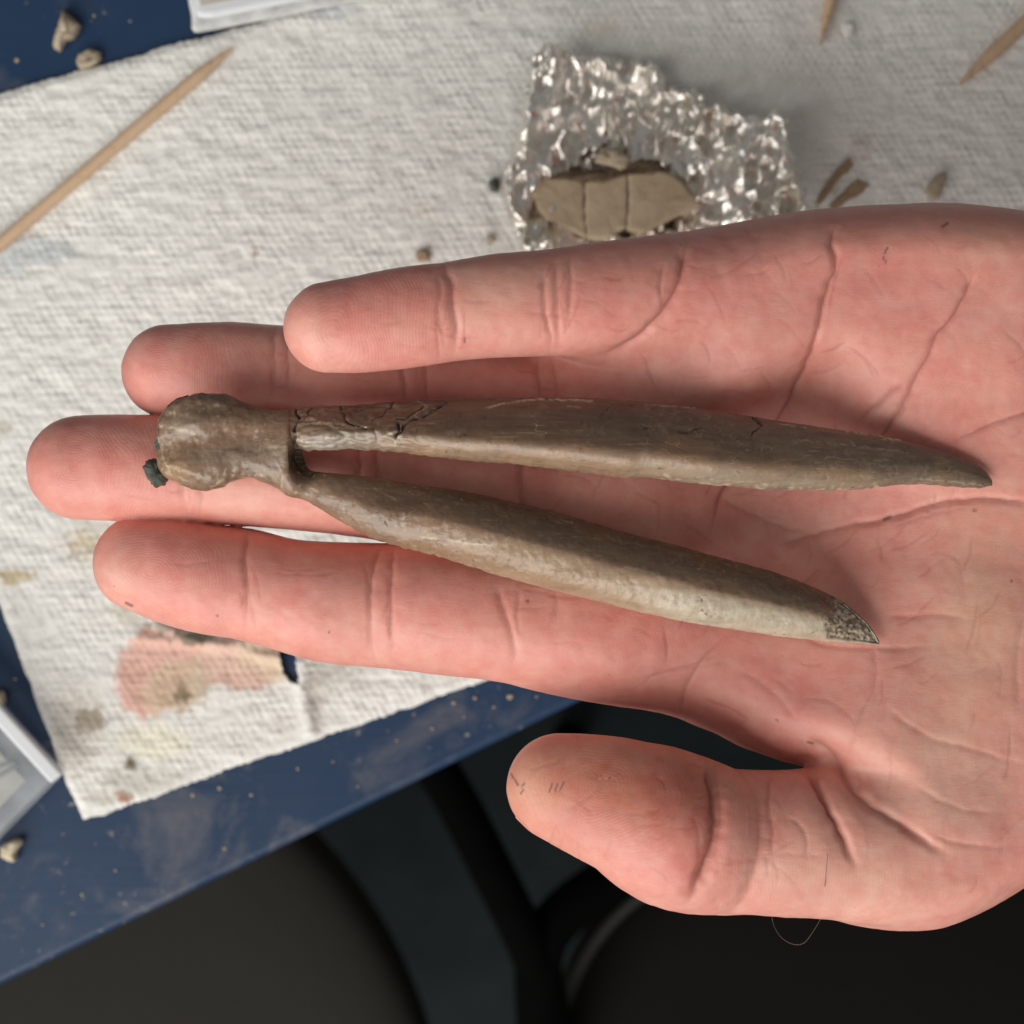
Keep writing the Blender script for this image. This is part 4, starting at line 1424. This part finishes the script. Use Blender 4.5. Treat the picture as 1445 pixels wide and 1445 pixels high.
def finish(name, parts, mat, parent):
    vs, qs, tris, cols, cks, scs = [], [], [], [], [], []
    base = 0
    for v, f, nsec, nx, col, crack, scr in parts:
        vs.append(v); qs.append(f + base); cols.append(col); cks.append(crack); scs.append(scr)
        k0 = nx * nsec
        flip = f[0][1] != nsec
        for j in range(nsec):
            a = (base + j, base + (j + 1) % nsec, base + k0)
            e = (nx - 1) * nsec
            b = (base + e + j, base + k0 + 1, base + e + (j + 1) % nsec)
            tris += [a, b]
        base += len(v)
    v = np.vstack(vs)
    me = bpy.data.meshes.new(name)
    me.from_pydata(W(v).tolist(), [], np.vstack(qs).tolist() + tris)
    me.polygons.foreach_set('use_smooth', np.ones(len(me.polygons), bool))
    for n_, a in (('crack', np.concatenate(cks)), ('scratch', np.concatenate(scs))):
        at = me.attributes.new(n_, 'FLOAT', 'POINT')
        at.data.foreach_set('value', a.astype(np.float32))
    c4 = np.ones((len(v), 4), np.float32)
    c4[:, :3] = np.clip(np.vstack(cols), 0.004, 0.9)
    at = me.attributes.new('Col', 'FLOAT_COLOR', 'POINT')
    at.data.foreach_set('color', c4.ravel())
    bm = bmesh.new()
    bm.from_mesh(me)
    bmesh.ops.recalc_face_normals(bm, faces=bm.faces)
    bm.to_mesh(me)
    bm.free()
    me.materials.append(mat)
    o = bpy.data.objects.new(name, me)
    COL.objects.link(o)
    keep(o, parent)
    return o


def profile(ridge, hu, hd, pw=2.0, pw2=2.0):
    """asymmetric hump with its crest at s = ridge"""
    def fn(s):
        a = np.where(s < ridge, s / ridge, (1 - s) / (1 - ridge))
        a = np.clip(a, 0, 1)
        up = hu * (1 - (1 - a) ** np.where(s < ridge, pw, pw2)) ** np.where(s < ridge, 1 / pw, 1 / pw2)
        b = np.clip(1 - np.abs(2 * s - 1), 0, 1)
        dn = hd * (1 - (1 - b) ** 2) ** 0.5
        return up, dn
    return fn


BROWN = np.array([0.130, 0.070, 0.041]); DARK = np.array([0.064, 0.039, 0.023]); TAN = np.array([0.43, 0.29, 0.185]); PALE = np.array([0.62, 0.55, 0.42]); GREY = np.array([0.17, 0.135, 0.10]); ORNG = np.array([0.36, 0.21, 0.10])


def blend(col, m, c):
    m = np.clip(m, 0, 1)[:, None]
    return col * (1 - m) + c * m


fossil = empty('forked_bone', tuple(W(P(700, 650, 7))))
tag(fossil, 'brown fossil bone with knobbed head and two long prongs in the palm', 'fossil bone')

# ---- upper prong
xs_u = np.concatenate([np.linspace(408, 1360, 640), np.linspace(1361, 1400, 50)])
top_u = [(400, 582), (420, 577), (445, 573), (500, 572), (560, 567), (620, 563), (700, 561), (780, 561), (860, 563), (940, 570), (1020, 581), (1100, 594), (1180, 606), (1250, 616), (1300, 628), (1340, 640), (1370, 652), (1390, 664), (1401, 679)]
bot_u = [(400, 630), (425, 634), (445, 635), (500, 634), (560, 638), (600, 643), (660, 650), (720, 655), (780, 662), (840, 669), (880, 674), (905, 673), (950, 678), (1010, 685), (1080, 690), (1150, 692), (1200, 692), (1240, 688), (1270, 684), (1300, 683), (1340, 686), (1380, 689), (1401, 686)]


def zm_u(x):
    return float(np.interp(x, [400, 700, 1000, 1250, 1400], [12.3, 12.6, 11.6, 8.4, 5.8]))


def pr_u(x, s, w):
    rd = np.interp(x, [400, 600, 800, 1000, 1200, 1400], [0.60, 0.66, 0.70, 0.70, 0.62, 0.5])
    hu = 0.5 * w * np.interp(x, [400, 600, 1000, 1300, 1400], [0.9, 0.95, 0.9, 0.75, 0.6])
    hd = 0.5 * w * np.interp(x, [400, 1300, 1400], [0.95, 0.8, 0.5])
    # nearly flat brown upper face, rounded shoulder, steep lower face
    return profile(rd, hu, hd, 1.36, 2.0)(s)


def col_u(q, s, v, up):
    nz = fbm(np.stack([v[:, 0] / 12, v[:, 1] / 3, v[:, 2] / 3], 1), 4)
    col = np.tile(BROWN, (len(v), 1)) * (1 + 0.35 * nz)[:, None]
    x = q[:, 0]
    col = blend(col, sstep(0.60, 0.80, s) * (0.75 + 0.4 * nz), TAN)  # light put into the colour: lower facet paler than the upper face
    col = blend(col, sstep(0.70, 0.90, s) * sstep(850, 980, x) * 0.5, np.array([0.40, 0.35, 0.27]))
    col = blend(col, sstep(1190, 1260, x) * sstep(0.35, 0.6, s) * 0.75, DARK)
    col = blend(col, np.exp(-((x - 1180) / 35) ** 2 - ((s - 0.75) / 0.16) ** 2) * 0.7, ORNG)
    col = blend(col, sstep(980, 1150, x) * 0.35, GREY)
    col = blend(col, sstep(600, 480, x) * sstep(0.55, 0.75, s) * 0.7, np.array([0.30, 0.27, 0.23]))
    col = blend(col, sstep(490, 430, x) * 0.7, np.array([0.260, 0.160, 0.102]))
    ex_ = 0.75 * sstep(0.90, 0.96, s) * sstep(0.05, 0.30, pn(v / 1.4 + 3)) * sstep(880, 950, x) * sstep(1280, 1230, x)
    d2 = 0.25 * pn(np.stack([v[:, 0] / 1.2, v[:, 1] / 3, v[:, 2] / 3], 1)) * sstep(0.86, 0.97, s)
    ser = sstep(1130, 1180, x) * np.exp(-((s - 0.72) / 0.22) ** 2)
    d2 = d2 - 0.13 * ser * np.maximum(0, np.cos(x / 17 * 2 * np.pi + 9 * nz)) ** 3 * sstep(-0.2, 0.3, pn(v / 2.1 + 50))
    col = blend(col, np.exp(-((x - 455) / 22) ** 2 - ((s - 0.86) / 0.14) ** 2) * 0.8, np.array([0.38, 0.36, 0.33]))
    # broken, splintered start of the prong
    d2 = d2 + 0.8 * sstep(640, 540, x) * (np.abs(pn(np.stack([v[:, 0] / 2.6, v[:, 1] / 1.2, v[:, 2]], 1))) - 0.15) * up
    return col, ex_, d2


cr_u = [([(415, 576), (424, 590), (418, 606), (420, 632)], 0.32, 0.7), ([(440, 575), (432, 592)], 0.22, 0.4), ([(480, 574), (487, 590), (495, 600), (520, 606)], 0.22, 0.45), ([(555, 568), (545, 585), (528, 596)], 0.18, 0.3),
        ([(632, 568), (612, 580), (590, 592), (574, 600), (566, 612)], 0.30, 0.7), ([(560, 595), (580, 588), (600, 574)], 0.18, 0.3), ([(566, 600), (562, 618)], 0.42, 0.7), ([(529, 606), (534, 622)], 0.18, 0.35),
        ([(1060, 587), (1073, 600), (1064, 607), (1054, 618)], 0.26, 0.45), ([(862, 572), (846, 590)], 0.12, 0.15), ([(822, 597), (823, 598)], 0.25, 0.3), ([(753, 601), (754, 602)], 0.2, 0.2), ([(905, 604), (960, 612), (990, 606)], 0.15, 0.12)]
sc_u = [([(686, 577), (720, 568), (760, 564), (800, 565), (835, 566)], 0.22, 1.0), ([(800, 575), (820, 576)], 0.12, 0.6), ([(425, 600), (460, 597), (500, 602)], 0.14, 0.8), ([(440, 592), (480, 606), (520, 604)], 0.12, 0.7), ([(560, 628), (566, 610), (540, 618)], 0.22, 0.8),
        ([(420, 622), (445, 626), (470, 616), (485, 617)], 0.25, 0.9), ([(590, 566), (604, 575), (582, 590)], 0.12, 0.5), ([(1195, 608), (1230, 612), (1250, 620), (1270, 620)], 0.3, 0.9), ([(1095, 598), (1135, 604)], 0.12, 0.7), ([(920, 572), (980, 577)], 0.12, 0.5),
        ([(1120, 622), (1200, 630), (1280, 640)], 0.10, 0.4), ([(1290, 675), (1340, 680), (1385, 684)], 0.2, 0.35)]
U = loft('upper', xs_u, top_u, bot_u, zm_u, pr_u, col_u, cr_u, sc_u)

# ---- head + lower prong in one shaft
xs_l = np.concatenate([np.linspace(223, 240, 30), np.linspace(240.6, 1165, 680)[1:], np.linspace(1166, 1241, 90)])
top_l = [(222, 604), (225, 592), (232, 580), (242, 569), (258, 560), (285, 555), (312, 556), (332, 561), (348, 569), (364, 576), (385, 579), (402, 579), (412, 585), (420, 612), (428, 645), (436, 662), (450, 666), (480, 669), (520, 673), (580, 683), (650, 693), (720, 707), (800, 727), (880, 750), (960, 771), (1040, 793),
         (1100, 810), (1150, 829), (1185, 847), (1210, 866), (1228, 884), (1241, 905)]
bot_l = [(222, 652), (226, 664), (236, 674), (252, 682), (272, 690), (292, 692), (312, 688), (330, 678), (348, 675), (370, 680), (392, 690), (405, 700), (430, 707), (455, 720), (490, 741), (530, 761), (570, 773), (610, 782), (660, 798), (720, 816), (800, 838), (880, 858), (960, 876), (1040, 889), (1110, 899), (1180, 906), (1241, 909)]


def zm_l(x):
    return float(np.interp(x, [222, 300, 440, 700, 1000, 1240], [11.3, 11.6, 11.8, 12.2, 10.4, 7.4]))


def pr_l(x, s, w):
    rd = np.interp(x, [222, 400, 470, 650, 900, 1240], [0.5, 0.5, 0.5, 0.46, 0.48, 0.52])
    flat = np.interp(x, [222, 230, 300, 400, 440, 500, 900, 1160, 1240], [0.36, 0.45, 0.48, 0.55, 0.80, 0.92, 0.90, 0.80, 0.30])
    hu = 0.5 * w * flat
    hd = 0.5 * w * np.interp(x, [222, 300, 420, 470, 1160, 1240], [0.45, 0.6, 0.7, 0.9, 0.85, 0.5])
    up_, dn_ = profile(rd, hu, hd, float(np.interp(x, [222, 330, 430, 560], [2.9, 2.6, 1.9, 1.3])), float(np.interp(x, [222, 330, 430, 560], [2.9, 2.6, 2.1, 2.1])))(s)
    # the knob is a shallow saddle between two lobes
    dip = np.interp(x, [222, 240, 290, 340, 400], [0.5, 0.9, 1.0, 0.6, 0.0])
    up_ = up_ - dip * np.exp(-((s - 0.52) / 0.17) ** 2) + 0.35 * dip * np.exp(-((s - 0.80) / 0.10) ** 2)
    return up_, dn_


def col_l(q, s, v, up):
    nz = fbm(np.stack([v[:, 0] / 10, v[:, 1] / 3.5, v[:, 2] / 3.5], 1), 4)
    n2 = fbm(v / 1.6 + 12, 4)
    x, y = q[:, 0], q[:, 1]
    col = np.tile(np.array([0.260, 0.160, 0.102]), (len(v), 1)) * (1 + 0.30 * nz)[:, None]
    col = blend(col, sstep(520, 700, x) * sstep(0.50, 0.18, s) * 0.8, DARK * 1.1)  # shade of the upper slope painted dark
    col = blend(col, sstep(540, 760, x) * sstep(0.40, 0.60, s) * (0.75 + 0.5 * nz), TAN * 1.05)  # lit lower side painted lighter
    col = blend(col, sstep(820, 980, x) * sstep(0.46, 0.66, s) * (0.8 + 0.5 * n2), PALE)  # beige bone, made paler still by painted light
    col = blend(col, np.exp(-((x - 720) / 110) ** 2 - ((s - 0.80) / 0.10) ** 2) * 0.6, ORNG)
    col = blend(col, sstep(0.10, 0.45, pn(v / 1.1 + 5)) * np.exp(-((x - 720) / 70) ** 2 - ((s - 0.80) / 0.06) ** 2), DARK * 0.7)
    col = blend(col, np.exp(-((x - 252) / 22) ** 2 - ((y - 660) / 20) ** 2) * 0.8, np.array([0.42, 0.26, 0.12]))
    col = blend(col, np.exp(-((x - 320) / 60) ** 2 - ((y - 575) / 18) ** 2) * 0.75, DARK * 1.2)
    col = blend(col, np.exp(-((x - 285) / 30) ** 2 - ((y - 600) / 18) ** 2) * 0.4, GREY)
    col = blend(col, np.exp(-((x - 330) / 70) ** 2 - ((y - 645) / 14) ** 2) * 0.35, np.array([0.33, 0.28, 0.24]))
    # the broken tip: coarse grey and brown grain
    tip = sstep(1161, 1175, x + 16 * n2 + 0.15 * (y - 870)) * up * sstep(0.97, 0.90, s)
    gr = sstep(-0.25, 0.2, pn(v / 0.95 + 40) + 0.5 * pn(v / 0.4)) * (1 - 0.7 * np.exp(-((x + 0.15 * (y - 870) - 1170) / 6) ** 2)) * 0.85 + 0.15
    colt = DARK[None] * (1 - gr)[:, None] + np.array([0.50, 0.43, 0.32])[None] * gr[:, None]
    col = col * (1 - tip[:, None]) + colt * tip[:, None]
    fl_ = sstep(0.22, 0.50, pn(v / 0.75 + 60)) * sstep(-0.1, 0.3, pn(v / 4 + 21)) * 0.8
    ex_ = fl_ * (sstep(760, 600, x) * 0.8 + 0.25) * up * (1 - tip)
    # dark pit where the slot starts, its shade painted in
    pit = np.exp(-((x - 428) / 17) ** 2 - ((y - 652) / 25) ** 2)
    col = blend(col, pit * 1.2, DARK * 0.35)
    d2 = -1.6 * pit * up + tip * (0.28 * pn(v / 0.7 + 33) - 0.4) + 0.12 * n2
    d2 = d2 + sstep(400, 330, x) * (0.55 * fbm(v / 4.2 + 14, 3) + 0.10 * fbm(v / 1.2, 2))
    d2 = d2 + sstep(470, 520, x) * sstep(760, 640, x) * sstep(0.85, 1.0, s) * 0.55 * pn(v / 1.3 + 17)
    return col, ex_, d2


cr_l = [([(546, 735), (551, 742)], 0.18, 0.3), ([(240, 572), (252, 562), (268, 557)], 0.35, 0.3)]
sc_l = [([(230, 602), (245, 604), (262, 608), (280, 612)], 0.28, 0.9), ([(300, 688), (316, 678), (325, 662), (332, 672)], 0.22, 0.9), ([(598, 757), (630, 760), (660, 766), (700, 768)], 0.2, 1.0), ([(600, 682), (640, 690)], 0.16, 0.6),
        ([(385, 632), (410, 630)], 0.25, 0.6), ([(1040, 790), (1090, 806)], 0.14, 0.4), ([(880, 798), (910, 806), (930, 812)], 0.25, 0.5), ([(228, 620), (234, 645), (244, 665)], 0.3, 0.6), ([(395, 650), (402, 672), (400, 690)], 0.2, 0.6), ([(530, 690), (560, 705)], 0.14, 0.6)]
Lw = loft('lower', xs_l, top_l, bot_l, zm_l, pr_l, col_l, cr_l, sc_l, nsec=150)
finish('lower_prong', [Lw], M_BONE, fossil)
finish('upper_prong', [U], M_BONE, fossil)

# grey-green pebble stuck to the knob, dark crust along the knob's rim
so = chip('stone_bit', [(205, 660), (212, 650), (228, 648), (241, 656), (243, 668), (236, 682), (224, 689), (214, 680)], 8.5, 4.2, M_DARKST, None, None, seed=81, facets=0.12)
keep(so, fossil)
for k, q in enumerate([[(220, 625), (226, 616), (231, 624), (229, 640), (222, 636)], [(240, 572), (252, 562), (266, 558), (262, 567), (248, 576)], [(232, 590), (238, 578), (243, 582), (236, 596)]]):
    so = chip('crust', q, 11.0, 2.0, M_DARKST, None, None, seed=90 + k, facets=0.4)
    keep(so, fossil)
